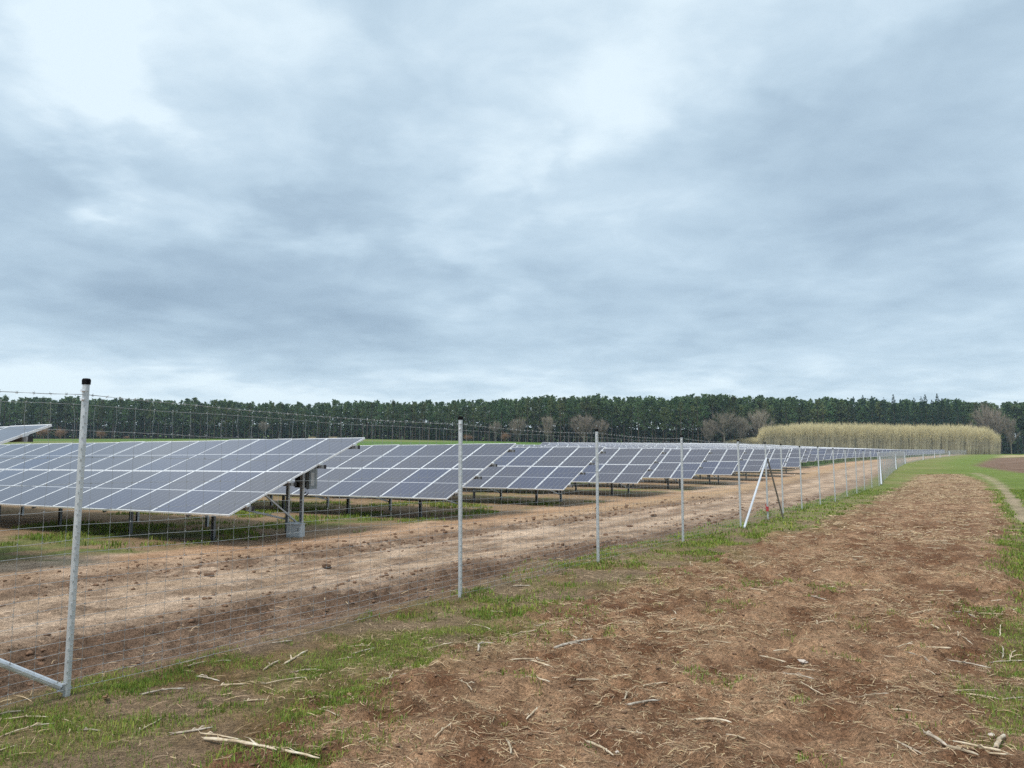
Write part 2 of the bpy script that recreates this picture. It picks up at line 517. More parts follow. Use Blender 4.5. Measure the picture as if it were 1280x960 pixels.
FIELD = [(2.0, -3.0), (2.35, 2.0), (2.63, 4.17), (3.26, 5.24), (4.36, 7.06), (5.95, 9.6), (8.66, 13.79), (13.36, 21.28), (24.21, 39.0), (34.0, 56.37), (40.5, 70.0),
         (36.32, 69.01), (23.87, 47.5), (13.19, 29.0), (7.65, 20.0), (3.6, 13.35), (1.0, 9.2), (-.55, 6.44), (-1.15, 4.6), (-2.2, 2.5), (-4.6, -3.0)]
PATH = [(44.0, 74.0), (38.53, 62.99), (30.3, 48.21), (22.44, 35.07), (17.57, 27.06), (14.03, 21.28), (10.0, 13.0), (6.6, 5.5), (4.5, -3.0)]
PLOUGH = [(63.48, 106.31), (118.44, 190.92), (154.75, 231.99), (290.0, 231.99), (150, 66), (52.0, 66.5), (48, 73.28), (51.85, 82.1)]
PALE = [(129, 206), (190.2, 300), (390, 300), (290, 231.99), (160.74, 231.99), (154.75, 231.99)]


def poly_sd(X, Y, P):
    """signed distance to a polygon, + inside"""
    P = np.array(P); ins = np.zeros(X.shape, bool); best = np.full(X.shape, 1e9)
    for a, b in zip(P, np.roll(P, -1, 0)):
        d = b - a; l2 = d @ d
        t = np.clip(((X - a[0]) * d[0] + (Y - a[1]) * d[1]) / l2, 0, 1)
        best = np.minimum(best, np.hypot(X - a[0] - d[0] * t, Y - a[1] - d[1] * t))
        with np.errstate(divide='ignore', invalid='ignore'):
            c = ((a[1] > Y) != (b[1] > Y)) & (X < (b[0] - a[0]) * (Y - a[1]) / (b[1] - a[1] + 1e-12) + a[0])
        ins ^= c
    return np.where(ins, best, -best)


def line_d(X, Y, P):
    P = np.array(P); best = np.full(X.shape, 1e9)
    for a, b in zip(P[:-1], P[1:]):
        d = b - a; l2 = d @ d
        t = np.clip(((X - a[0]) * d[0] + (Y - a[1]) * d[1]) / l2, 0, 1)
        best = np.minimum(best, np.hypot(X - a[0] - d[0] * t, Y - a[1] - d[1] * t))
    return best


ZN = ['stubble_field', 'grass_verge', 'dirt_track', 'solar_field_ground', 'meadow', 'footpath', 'ploughed_field', 'pale_field']


def zones(X, Y):
    """weights of the eight kinds of ground, plus helpers reused for colour and relief"""
    U, V = fence_uv(X, Y)
    n1 = fbm(X * .9, Y * .9, 3, 4) - .5
    n2 = fbm(X * 3.1, Y * 3.1, 5, 4) - .5
    w = {}
    fsd = poly_sd(X, Y, FIELD) + n1 * 1.0 + n2 * .8
    field = sstep(-.25, .25, fsd)
    pld = poly_sd(X, Y, PLOUGH) + n1 * 1.5
    plough = sstep(-.6, .6, pld)
    pale = sstep(-1.5, 1.5, poly_sd(X, Y, PALE) + n1 * 2)
    path = 1 - sstep(.13, .34, line_d(X, Y, PATH) + n1 * .3 + n2 * .2)
    inside = sstep(.25, -.25, V + .22 + n1 * .5 + n2 * .5 + .55 * sstep(4, 9, U))
    trk_in = -7.6 - 1.0 * sstep(20, 60, U) + 2.0 * sstep(120, 330, U)
    # under and between the tables
    deep = sstep(.5, -.5, V - trk_in + n1 * 2.4 + n2 * 1.0)
    far = sstep(-26, -36, V - 70 * sstep(60, 140, Y) - 120 * sstep(140, 260, Y) + np.where(Y > 330, 90, 0)) * sstep(36, 48, Y)
    far = np.maximum(far, sstep(335, 350, Y))
    outside = 1 - inside
    w[0] = outside * field
    w[6] = outside * (1 - field) * plough
    w[7] = outside * (1 - field) * (1 - plough) * pale
    w[5] = outside * (1 - field) * (1 - plough) * (1 - pale) * path
    w[1] = outside * (1 - field) * (1 - plough) * (1 - pale) * (1 - path)
    w[2] = inside * (1 - deep)
    w[3] = inside * deep * (1 - far)
    w[4] = inside * deep * far
    W = np.stack([w[i] for i in range(8)], -1)
    return W, U, V, n1, n2


def mixc(a, b, t):
    t = np.asarray(t)[..., None]
    return np.asarray(a) * (1 - t) + np.asarray(b) * t


def ground(X, Y, want_colour=False):
    X = np.asarray(X, float); Y = np.asarray(Y, float)
    W, U, V, n1, n2 = zones(X, Y)
    z = rise(X, Y)
    near = 1 - sstep(14, 45, Y)
    near2 = 1 - sstep(40, 140, Y)
    r1 = fbm(X * 2.2, Y * 2.2, 21, 3) - .5
    r2 = fbm(X * 7.5, Y * 7.5, 31, 3, .6) - .5
    rid = 1 - np.abs(2 * fbm(X * 5.2 + 3 * r1, Y * 5.2, 41, 3) - 1)
    lump = np.maximum(0, fbm(X * 6.0, Y * 6.0, 51, 3, .55) - .56)
    z = z + near2 * .10 * (fbm(X * .35, Y * .35, 61, 3) - .5)
    furrow = np.sin((V + .25 * r1 + .5 * (fbm(U * .12, V * .2, 151, 2) - .5)) * 2 * math.pi / .78)
    z = z + W[..., 0] * (1 - sstep(25, 60, Y)) * .014 * furrow
    z = z + W[..., 0] * near * (.048 * r1 + .105 * r2 + .035 * rid + .24 * lump)
    z = z + W[..., 1] * near * (.05 * r1 + .022 * r2)
    # the track: wheel ruts that follow the fence, churned along both edges
    wob = .35 * (fbm(U * .18, V * 0 + 2.2, 71, 3) - .5) * 2
    v = V + wob
    churn = np.exp(-((v + 1.15) / .75) ** 2) * (1 - .55 * sstep(8, 20, U)) + .7 * np.exp(-((v + 5.0) / .8) ** 2) + .45 * np.exp(-((v + 3.1) / .35) ** 2)
    ruts = -.055 * np.exp(-((v + .75) / .2) ** 2) - .05 * np.exp(-((v + 1.6) / .22) ** 2) - .03 * np.exp(-((v + 2.9) / .3) ** 2) - .04 * np.exp(-((v + 4.7) / .3) ** 2)
    bank = -.085 * np.exp(-((V + .55) / .16) ** 2) * np.exp(-((U - .3) / 2.2) ** 2)
    fadez = 1 - sstep(25, 70, Y)
    z = z + W[..., 2] * fadez * (ruts + bank + churn * (.10 * r2 + .07 * r1 + .30 * lump) + .012 * r2 + .018 * r1)
    z = z + W[..., 3] * fadez * (.05 * r1 + .035 * r2)
    z = z + W[..., 6] * near2 * (.06 * r1 + .05 * r2)
    if not want_colour:
        return z
    # ---- colour of the ground itself
    g1 = fbm(X * 1.3, Y * 1.3, 81, 4)
    g2 = fbm(X * .23, Y * .23, 91, 4)
    g3 = fbm(X * 4.5, Y * 4.5, 95, 3)
    soil = mixc((.222, .112, .060), (.465, .285, .168), sstep(.30, .72, .45 * g1 + .55 * g3 + .045 * furrow))
    soil = mixc(soil, (.47, .345, .205), .85 * sstep(24, 62, Y) * sstep(.25, .7, g3 * .6 + g2 * .4))   # straw cover seen from afar
    edge_g = sstep(2.6, 1.2, V + n1 * 1.5) * sstep(.42, .62, g1)
    soil = mixc(soil, (.170, .165, .062), .45 * edge_g)
    grass = mixc((.180, .225, .050), (.265, .265, .095), sstep(.3, .7, g2))
    grass = mixc(grass, soil * .92, .80 * (1 - sstep(9, 24, Y)))
    bare = sstep(.45, .66, fbm(X * 1.7, Y * 1.7, 101, 4)) * (1 - .7 * sstep(18, 40, Y))
    grass = mixc(grass, (.290, .200, .125), .85 * bare)
    grass = mixc(grass, (.160, .230, .042), .7 * sstep(3, 7, V) * sstep(12, 30, Y))
    tr = mixc((.76, .555, .395), (.62, .435, .290), sstep(.3, .7, .6 * g1 + .4 * g3))
    dk = sstep(-2.5, -1.3, v + n1 * .8) * (1 - .55 * sstep(5, 14, U))
    tr = mixc(tr, (.235, .150, .100), .72 * dk)
    streak = sstep(.50, .66, fbm(U * .9, v * 5.5, 131, 4)) * (.35 + .65 * sstep(.4, .6, g2))
    tr = mixc(tr, (.30, .185, .120), .70 * streak)
    tr = mixc(tr, (.22, .14, .092), .6 * sstep(.58, .70, fbm(X * 3.4, Y * 3.4, 141, 3)) * sstep(.3, .6, g1))
    tr = mixc(tr, (.195, .122, .080), np.clip(churn * 1.1, 0, 1) * sstep(.28, .62, .45 * g3 + .55 * g1 + .10))
    tr = mixc(tr, (.54, .30, .155), .65 * np.exp(-((v + 7.1) / 1.3) ** 2) * sstep(.35, .6, g2 + .08))
    tr = mixc(tr, (.56, .37, .21), .8 * np.exp(-((v + 6.0) / .9) ** 2) * sstep(10, 26, U))
    pg = mixc((.185, .205, .060), (.38, .255, .15), sstep(.30, .52, .6 * g2 + .4 * g1))
    pg = mixc(pg, (.36, .235, .14), .8 * np.exp(-((V - (-8.8)) / 1.4) ** 2) * sstep(.4, .6, g1))
    md = mixc((.105, .190, .034), (.190, .215, .070), sstep(.35, .7, fbm(X * .03, Y * .012, 111, 3)))
    pa = mixc((.50, .39, .26), (.36, .28, .18), sstep(.35, .7, g1))
    pl = mixc((.185, .115, .077), (.260, .170, .118), sstep(.3, .7, g1))
    pe = np.broadcast_to(np.array((.46, .37, .20)), soil.shape)
    C = sum(W[..., i:i + 1] * c for i, c in enumerate((soil, grass, tr, pg, md, pa, pl, pe)))
    return z, C, W


def spaced(lo_fine, hi_fine, step, lo, hi, grow):
    mid = list(np.arange(lo_fine, hi_fine, step))
    up = []; p = mid[-1]; s = step
    while p < hi:
        s *= grow; p += s; up.append(p)
    dn = []; p = mid[0]; s = step
    while p > lo:
        s *= grow; p -= s; dn.append(p)
    return np.array(dn[::-1] + mid + up)


def build_ground():
    xs = spaced(-4.4, 4.4, .032, -900, 900, 1.022)
    ys = spaced(3.2, 8.0, .030, -60, 1500, 1.0165)
    X, Y = np.meshgrid(xs, ys)
    Z, C, W = ground(X, Y, True)
    nx, ny = len(xs), len(ys)
    idx = np.arange(nx * ny).reshape(ny, nx)
    F = np.stack([idx[:-1, :-1], idx[:-1, 1:], idx[1:, 1:], idx[1:, :-1]], -1).reshape(-1, 4)
    zv = W.reshape(-1, 8)
    fz = zv[F].mean(1).argmax(1)
    P = np.stack([X, Y, Z], -1).reshape(-1, 3)
    Cf = np.concatenate([C.reshape(-1, 3), np.ones((nx * ny, 1))], 1)
    for k, name in enumerate(ZN):
        f = F[fz == k]
        if not len(f): continue
        used = np.unique(f)
        remap = np.zeros(nx * ny, np.int32); remap[used] = np.arange(len(used))
        me = np_mesh(name, P[used], remap[f], [M['ground']], smooth=True)
        ca = me.color_attributes.new('tint', 'FLOAT_COLOR', 'POINT')
        ca.data.foreach_set('color', Cf[used].astype(np.float32).ravel())
        o = link(name, me)
        tag(o, kind='structure')
    return nx, ny


print('ground grid', build_ground())


def gz(x, y):
    return float(ground(np.array([x]), np.array([y]))[0])


# ------------------------------------------------------------------ solar tables
PHI = math.radians(29.5)
TILT = math.radians(22.1)
RD = np.array((-math.cos(PHI), math.sin(PHI)))      # along a row, away from the fence
FD = np.array((math.sin(PHI), math.cos(PHI)))       # from row to row
PITCH = 7.14
PW = 1.134
PL = 2.06
LOW = .60


def module_mesh(detail=True):
    mb = MB()
    w, l, t = PW - .016, PL - .018, .035
    x0, x1, y0, y1 = -w / 2, w / 2, 0.0, l
    r = .016
    # frame ring (top), sides, back
    o = [(x0, y0), (x1, y0), (x1, y1), (x0, y1)]
    i = [(x0 + r, y0 + r), (x1 - r, y0 + r), (x1 - r, y1 - r), (x0 + r, y1 - r)]
    V = [(*p, 0) for p in o] + [(*p, 0) for p in i] + [(*p, -t) for p in o] + [(*p, -.004) for p in i]
    Fs = []
    for k in range(4):
        k2 = (k + 1) % 4
        Fs += [(k, k2, 4 + k2, 4 + k), (8 + k, 8 + k2, k2, k), (4 + k, 4 + k2, 12 + k2, 12 + k)]
    mb.add(V, Fs, 0)
    mb.add([(*p, -t) for p in o], [(3, 2, 1, 0)], 2)
    mb.add([(*p, -.004) for p in i], [(0, 1, 2, 3)], 1)
    me = mb.mesh('solar_panel', [M['frame'], M['glass'], M['back']])
    uv = me.uv_layers.new(name='uv')
    gx0, gx1, gy0, gy1 = x0 + r, x1 - r, y0 + r, y1 - r
    for li, lp in enumerate(me.loops):
        c = me.vertices[lp.vertex_index].co
        uv.data[li].uv = ((c.x - gx0) / (gx1 - gx0), (c.y - gy0) / (gy1 - gy0))
    return me


MODULE = module_mesh()
SL, CL = math.sin(TILT), math.cos(TILT)


def joined_modules(places, name):
    """many far modules as one mesh: places are (x, y, z) of the lower edge middle in the row's frame"""
    base = np.array([v.co[:] for v in MODULE.vertices])
    R = np.array([[1, 0, 0], [0, CL, -SL], [0, SL, CL]])
    base = base @ R.T
    nv = len(base); polys = [tuple(p.vertices) for p in MODULE.polygons]
    mi = [p.material_index for p in MODULE.polygons]
    pl = np.array(polys); uvs = np.array([d.uv[:] for d in MODULE.uv_layers['uv'].data])
    P = np.array(places)
    V = (base[None] + P[:, None]).reshape(-1, 3)
    F = (pl[None] + (np.arange(len(P)) * nv)[:, None, None]).reshape(-1, 4)
    me = np_mesh(name, V, F, [M['frame'], M['glass'], M['back']], mi=np.tile(mi, len(P)))
    u = me.uv_layers.new(name='uv')
    u.data.foreach_set('uv', np.tile(uvs, (len(P), 1)).astype(np.float32).ravel())
    return me


def leg_mesh(h):
    """C profile, opening sideways"""
    mb = MB()
    a, b, t = .085, .05, .008
    mb.box((-a / 2, -b / 2, -.15), (-a / 2 + t, b / 2, h))
    mb.box((a / 2 - t, -b / 2, -.15), (a / 2, b / 2, h))
    mb.box((-a / 2 + t, b / 2 - t, -.15), (a / 2 - t, b / 2, h - .002))
    return mb


ORD = ['first', 'second', 'third', 'fourth', 'fifth', 'sixth', 'seventh', 'eighth', 'ninth', 'tenth', 'eleventh', 'twelfth', 'thirteenth',
       'fourteenth', 'fifteenth', 'sixteenth']
RAIL_S = (.45, 1.60, 2.52, 3.67)


def solar_row(n):
    o = np.array((-5.25, 14.45)) + (n - 1) * PITCH * FD
    if n <= 9:
        o = o - RD * [0, 0, 0, 0, .05, .3, .55, .65, .75, .85][max(n, 0)]
    else:
        target = -8.6 + 2.4 * (n - 9) / 41.0
        lo, hi = -80.0, 80.0
        for _ in range(40):                       # slide along the row until the end stands this far from the fence
            md = (lo + hi) / 2
            q = o - RD * md
            if fence_uv(q[0:1], q[1:2])[1][0] < target: lo = md
            else: hi = md
        o = o - RD * lo
    # length: the left border of the solar field
    ncol = {0: 16, 1: 34, 2: 30, 3: 28, 4: 26, 5: 26, 6: 26}.get(n)
    if ncol is None:
        xl = 1.5 + max(0.0, o[1] - 95) * .10 if o[1] > 60 else -6.0
        ncol = max(6, int((o[0] - xl) / (math.cos(PHI) * PW)))
        ncol = min(ncol, 150)
        for i in range(6, ncol):                  # the field's far left border, where the land climbs
            q = o + RD * (i * PW)
            if q[1] > np.interp(q[0] / q[1], [0, .1, .2, .3, .4], [95, 120, 160, 330, 900]):
                ncol = i
                break
    z0 = float(rise(o[0], o[1]))
    root = empty('solar_panel_row', (o[0], o[1], z0), -PHI)

    def zat(x, y=1.9):
        q = o - RD * x + FD * y
        return float(rise(q[0], q[1])) - z0
    solo = ncol if n <= 2 else (10 if n <= 8 else (5 if n <= 14 else 0))
    solo = min(solo, ncol)
    rest = []
    for i in range(ncol):
        x = -(i + .5) * PW
        zz = zat(x)
        for k in range(2):
            s = k * PL
            loc = (x, s * CL, LOW + zz + s * SL)
            if i < solo:
                jx, jz = random.uniform(-.003, .003), random.uniform(-.004, .004)
                link('solar_panel', MODULE, root, (loc[0] + jx, loc[1], loc[2] + jz), (TILT + random.uniform(-.003, .003), 0, 0))
            else:
                rest.append(loc)
    if rest:
        tag(link('far_solar_panels', joined_modules(rest, 'far_solar_panels'), root), kind='stuff')
    # rails along the row, following the land
    xs = [.13] + [-(PW * 6) * j for j in range(1, int(ncol / 6) + 1)]
    if xs[-1] > -ncol * PW + .3: xs.append(-ncol * PW)

    def under(x, s, d=.08):
        return Vector((x, s * CL + d * SL, LOW + zat(x) + s * SL - d * CL))
    if n <= 14:
        for s in RAIL_S:
            mb = MB()
            for a, b in zip(xs[:-1], xs[1:]):
                mb.bar(under(a, s), under(b, s), .055, .075, 0)
            # dark end plug and the bright end clamp
            e = under(.13, s)
            mb.box((e.x + .001, e.y - .034, e.z - .042), (e.x + .012, e.y + .034, e.z + .04), 1)
            c = under(.02, s, .0)
            Mx = Matrix.Translation(c) @ Matrix.Rotation(TILT, 4, 'X')
            mb.box((-.012, -.045, -.035), (.03, .045, .012), 2, Mx)
            mb.build('rail', [M['galv_dark'], M['black'], M['bolt']], root)
    # posts in pairs with a rafter and a diagonal strut
    nf = int((ncol * PW - 1.5) / 2.7) + 1
    solo_legs = 14 if n <= 2 else (5 if n <= 8 else (2 if n <= 14 else 0))
    mbx = MB()
    for j in range(nf):
        x = -1.55 - 2.7 * j
        zz = zat(x)
        ends = []
        for s in (.95, 3.15):
            top = under(x, s, .17)
            h = top.z - zz + .02
            if j < solo_legs:
                leg_mesh(h).build('leg', [M['galv_dark'] if s < 2 else M['galv']], root, loc=(x, top.y, zz))
            elif n <= 14 or j < 6:
                mbx.box((x - .04, top.y - .025, zz - .15), (x + .04, top.y + .025, top.z + .02))
            ends.append(top)
        if j < solo_legs:
            mb = MB()
            mb.bar(under(x, .2, .15) + Vector((.055, 0, 0)), under(x, 3.9, .15) + Vector((.055, 0, 0)), .05, .09)
            mb.build('rafter', [M['galv_dark']], root)
            mb = MB()
            mb.bar(ends[0] + Vector((-.06, .05, -.06)), Vector((x - .06, ends[1].y, zz + .28)), .04, .04)
            mb.build('strut', [M['galv']], root)
    if mbx.v:
        tag(mbx.build('far_supports', [M['galv_dark']], root), kind='stuff')
    if n <= 14:
        lab = {0: 'sliver of a solar panel row cropped by the left edge, above the large row',
               1: 'largest solar panel row at left, with grey cabinets under its right end',
               2: 'second large solar panel row, partly hidden behind the row with the grey cabinets'}.get(
            n, '%s solar panel row along the dirt track, counted from the left picture edge' % ORD[n])
        tag(root, lab, 'solar panels', 'rows of solar panels')
    else:
        tag(root, 'distant solar panel row in the pale strip of panels before the coppice', 'solar panels', 'far rows of solar panels')
    return o, z0


def end_leg(o):
    root = bpy.data.objects['solar_panel_row.001']
    top = .60 + 3.0 * SL - .17 * CL
    leg_mesh(top).build('leg', [M['galv']], root, loc=(-.92, 2.78, 0))
    mb = MB(); mb.bar((-.98, 1.55, .60 + 1.6 * SL - .17), (-.98, 2.74, .22), .035, .035); mb.build('strut', [M['galv']], root)


ROWS = {}
for n in range(0, 51):
    ROWS[n] = solar_row(n)
end_leg(ROWS[1])


def row_point(n, a, b, z=0.0):
    o, z0 = ROWS[n]
    q = o + RD * a + FD * b
    return Vector((q[0], q[1], z0 + z))


def inverter(n, a, b, z, label):
    p = row_point(n, a, b)
    root = empty('inverter', (p.x, p.y, p.z + z), -PHI)
    mb = MB(); mb.box((-.36, -.12, 0), (.30, .12, .46)); mb.build('casing', [M['black']], root)
    mb = MB()
    for k in range(7): mb.box((-.34 + k * .09, .125, .05), (-.32 + k * .09, .19, .42))
    mb.build('cooling_fins', [M['black']], root)
    mb = MB(); mb.box((.34, -.16, -.03), (.52, .16, .50)); mb.box((.34, -.19, -.03), (.52, -.165, .50)); mb.build('junction_box', [M['cabinet_blue']], root)
    mb = MB(); mb.box((.523, -.13, .06), (.53, .02, .40)); mb.build('cover', [M['cabinet']], root)
    mb = MB(); mb.tube([(.1, 0, 0), (.1, .02, -.12), (.0, -.1, -.2), (-.1, .0, -.4)], .018, 6)
    mb.tube([(.2, 0, 0), (.22, .02, -.16), (.05, -.1, -.26), (-.06, .0, -.42)], .018, 6)
    mb.build('cable', [M['black']], root)
    root.scale = (.56, .7, .85)
    tag(root, label, 'inverter')


inverter(1, 1.08, 3.0, 1.0, 'black inverter box with grey cover hung under the right end of the largest panel row')


def cabinet(n, a, b, sx, sy, sz, mat, label):
    p = row_point(n, a, b)
    zz = gz(p.x, p.y)
    root = empty('cable_cabinet', (p.x, p.y, zz), -PHI + .35)
    mb = MB(); mb.box((-sx / 2, -sy / 2, -.03), (sx / 2, sy / 2, sz)); mb.build('body', [mat], root)
    mb = MB(); mb.box((-sx / 2 + .015, -sy / 2 - .012, .02), (sx / 2 - .015, -sy / 2 - .001, sz - .03)); d = mb.build('door', [mat], root)
    mb = MB(); mb.box((sx / 2 - .06, -sy / 2 - .022, sz * .5), (sx / 2 - .04, -sy / 2 - .0125, sz * .5 + .05)); mb.build('handle', [M['galv_dark']], d)
    mb = MB(); mb.box((-sx / 2 - .012, -sy / 2 - .02, sz + .001), (sx / 2 + .012, sy / 2 + .012, sz + .016)); mb.build('lid', [mat], root)
    tag(root, label, 'cabinet')


cabinet(1, .60, 2.30, .32, .22, .26, M['cabinet'], 'pale grey metal cable cabinet on the ground under the large panel row')
cabinet(1, .96, 2.58, .20, .26, .27, M['cabinet_blue'], 'darker blue-grey cabinet half hidden beside the pale grey cabinet')


# ------------------------------------------------------------------ fence
WIRES = [1.965, 1.785, 1.60, 1.42, 1.24, 1.14, 1.04, .95, .86, .77, .68, .60, .52, .44, .37, .30, .23, .17, .11, .05]
fence = empty('wire_fence', (POSTS[1][0], POSTS[1][1], 0))
tag(fence, 'long galvanised wire mesh fence with steel posts and barbed top wire along the track', 'fence')
F0 = Vector((POSTS[1][0], POSTS[1][1], 0))


def post_mesh(h, detail):
    mb = MB()
    # rounded C profile with a hooked face
    prof = [(-.024, -.014), (-.016, -.020), (.016, -.020), (.024, -.014), (.024, .014), (.016, .020), (.006, .020), (.006, .012), (-.006, .012), (-.006, .020), (-.016, .020), (-.024, .014)]
    k = len(prof)
    zs = [-.25, h]
    prof = [(x * .88, y * .88) for x, y in prof]
    V = [(x, y, z) for z in zs for x, y in prof]
    Fs = [(i, (i + 1) % k, k + (i + 1) % k, k + i) for i in range(k)] + [tuple(k + i for i in range(k))]
    mb.add(V, Fs, 0)
    if detail:
        z = .08
        while z < h - .1:
            mb.box((.010, -.0235, z), (.020, -.0178, z + .012), 0)
            mb.box((.0213, -.008, z + .03), (.0265, .004, z + .038), 0)
            z += .075
    return mb


def put_post(p, h, detail, lean=(0, 0)):
    z = gz(*p) if p[1] < 60 else float(rise(p[0], p[1]))
    o = post_mesh(h, detail).build('post', [M['post']], fence, loc=Vector((p[0], p[1], z)) - F0, rot=(lean[0], lean[1], -PHI + .06))
    mb = MB()
    c = []
    for zz, r in ((h - .028, 1.08), (h + .004, 1.12), (h + .014, .86)):
        r *= .9
        c.append([(x * r, y * r, zz) for x, y in ((-.026, -.016), (-.017, -.023), (.017, -.023), (.026, -.016), (.026, .016), (.017, .023), (-.017, .023), (-.026, .016))])
    V = [q for r in c for q in r]
    Fs = [(i * 8 + k, i * 8 + (k + 1) % 8, (i + 1) * 8 + (k + 1) % 8, (i + 1) * 8 + k) for i in range(2) for k in range(8)] + [tuple(16 + k for k in range(8)), tuple(range(7, -1, -1))]
    mb.add(V, Fs)
    mb.build('cap', [M['cap']], o)
    if detail:
        for zz in (h - .075, h - .135):
            mb = MB(); mb.tube([(.010, -.021, zz), (.010, -.040, zz)], .011, 8); mb.build('bolt', [M['bolt']], o)
    return z


HEIGHTS = [2.13, 2.135, 2.12, 2.09] + [2.085] * 30
for i, p in enumerate(POSTS):
    put_post(p, HEIGHTS[i], i <= 5, lean=(0, 0.012 if i == 1 else random.uniform(-.008, .008)))


def tri_tube(mb, pts, r):
    mb.tube(pts, r, 3, 0, False)


def wire_section(p, q, detail, seed):
    """one bay of knotted wire mesh between two posts (world points)"""
    rn = random.Random(seed)
    a = Vector((p[0], p[1], gz(*p) if p[1] < 60 else float(rise(*p))))
    b = Vector((q[0], q[1], gz(*q) if q[1] < 60 else float(rise(*q))))
    d = b - a; ln = math.hypot(d.x, d.y)
    side = Vector((d.y, -d.x, 0)).normalized() * .026
    r = {2: .0015, 1: .0016, 0: .0020}[detail]
    mb = MB()
    org = F0

    def at(t, h, off=0.0):
        return a + d * t + Vector((0, 0, h)) + side * (1 + off) - org
    W = WIRES if detail else WIRES[::2]
    nseg = 8 if detail == 2 else (4 if detail == 1 else 1)
    ph = [rn.uniform(0, 6) for _ in W]
    for k, h in enumerate(W):
        amp = .006 if detail else 0
        tri_tube(mb, [at(j / nseg, h + (amp * math.sin(ph[k] + j * 1.7) - .012 * math.sin(math.pi * j / nseg) if 0 < j < nseg else 0)) for j in range(nseg + 1)], r)
    nv = max(4, int(ln / .15))
    for j in range(nv):
        t = (j + .5) / nv
        if detail:
            pts = []
            hs = [1.965, 1.87, 1.785, 1.60, 1.24, .77, .05]
            for h in hs:
                w = rn.uniform(-.014, .014) if h in (1.87, 1.785, 1.6) and detail == 2 else rn.uniform(-.004, .004)
                pts.append(at(t + w / ln, h))
            tri_tube(mb, pts, r * .9)
        else:
            tri_tube(mb, [at(t, 1.965), at(t, .05)], r * .9)
        if detail == 2:
            for h in W:
                c = at(t, h)
                mb.box((c.x - .003, c.y - .003, c.z - .004), (c.x + .003, c.y + .003, c.z + .004))
    mb.build('wire_mesh', [M['wire']], fence)
    # barbed strand above
    mb = MB()
    n = 10 if detail else 1
    tri_tube(mb, [at(j / n, 2.035 - .03 * math.sin(math.pi * j / n)) for j in range(n + 1)], r)
    if detail:
        tri_tube(mb, [at(j / n, 2.035 - .03 * math.sin(math.pi * j / n) + .0035 * (-1) ** j) for j in range(n + 1)], r * .8)
        step = .105
        for j in range(int(ln / step)):
            t = (j + .5) * step / ln
            c = at(t, 2.035 - .03 * math.sin(math.pi * t))
            for _ in range(2):
                v = Vector((rn.uniform(-.3, .3), rn.uniform(-.3, .3), 1)).normalized() * rn.uniform(.009, .014)
                w = Vector((rn.uniform(-1, 1), rn.uniform(-1, 1), rn.uniform(-.2, .2))).normalized() * .007
                tri_tube(mb, [c - v - w, c + v + w], .0013)
            mb.box((c.x - .006, c.y - .006, c.z - .0032), (c.x + .006, c.y + .006, c.z + .0032))
    mb.build('barbed_wire', [M['wire']], fence)


for i, (p, q) in enumerate(zip(POSTS[:-1], POSTS[1:])):
    wire_section(p, q, 2 if i <= 3 else 1, 100 + i)


def brace(a, b, r, mat, label=None):
    mb = MB()
    a, b = Vector(a), Vector(b)
    mb.tube([a - F0, b - F0], r, 10)
    d = (a - b).normalized()
    o = mb.build('brace', [mat], fence, smooth=False)
    m2 = MB(); m2.bar(b - d * .01 - F0, b - d * .07 - F0, r * 1.5, r * 2.4); m2.build('bracket', [M['galv']], o)
    if label: o['label'] = label
    return o


z1 = gz(*POSTS[1])
brace((POSTS[0][0], POSTS[0][1] + .02, 1.66), (POSTS[1][0] - .03, POSTS[1][1] - .03, z1 + .07), .024, M['brace'], 'pale tube brace running down to the foot of the nearest post')
z6 = gz(*POSTS[6])
brace((POSTS[6][0], POSTS[6][1] - .04, z6 + 1.66), (5.45, 18.32, gz(5.45, 18.32) + .03), .026, M['brace'], 'bright white brace leaning to the left')
brace((POSTS[6][0] + .03, POSTS[6][1] - .03, z6 + 1.66), (7.5, 21.57, gz(7.5, 21.57) + .03), .022, M['dark_tube'], 'dark grey-brown brace leaning to the right')
mb = MB()
mb.box((-.035, -.012, 0), (.03, .012, .13)); mb.box((-.045, -.006, .09), (-.03, .006, .2))
mb.build('marker_tag', [M['red']], fence, loc=Vector((POSTS[6][0] - .02, POSTS[6][1] - .04, z6 + .22)) - F0)

# the far stretch: bays of four metres, a braced post at each bend
prev = POSTS[-1]
for seg, (a, b) in enumerate(zip([POSTS[-1]] + FAR[:-1], FAR)):
    ln = math.hypot(b[0] - a[0], b[1] - a[1]); k = max(1, round(ln / 4.0))
    for j in range(1, k + 1):
        t = j / k
        p = (a[0] + (b[0] - a[0]) * t, a[1] + (b[1] - a[1]) * t)
        put_post(p, 2.085, False)
        wire_section(prev, p, 0, 900 + seg * 50 + j)
        if j == k or (seg == 5 and j in (5, 15)):
            z = float(rise(*p)); dx, dy = (b[0] - a[0]) / ln, (b[1] - a[1]) / ln
            brace((p[0], p[1], z + 1.7), (p[0] - dx * 2.4 + .1, p[1] - dy * 2.4, z), .045, M['brace'])
            brace((p[0], p[1], z + 1.7), (p[0] + dx * 2.4 + .1, p[1] + dy * 2.4, z), .045, M['brace'])
        prev = p


# ------------------------------------------------------------------ litter, clods, stones, grass
def in_poly_pts(n, box, fn):
    x = RNG.uniform(box[0], box[1], n); y = RNG.uniform(box[2], box[3], n)
    k = fn(x, y)
    return x[k], y[k]


def visible_wedge(x, y, m=.6):
    return (np.abs(x) < .70 * y + m)


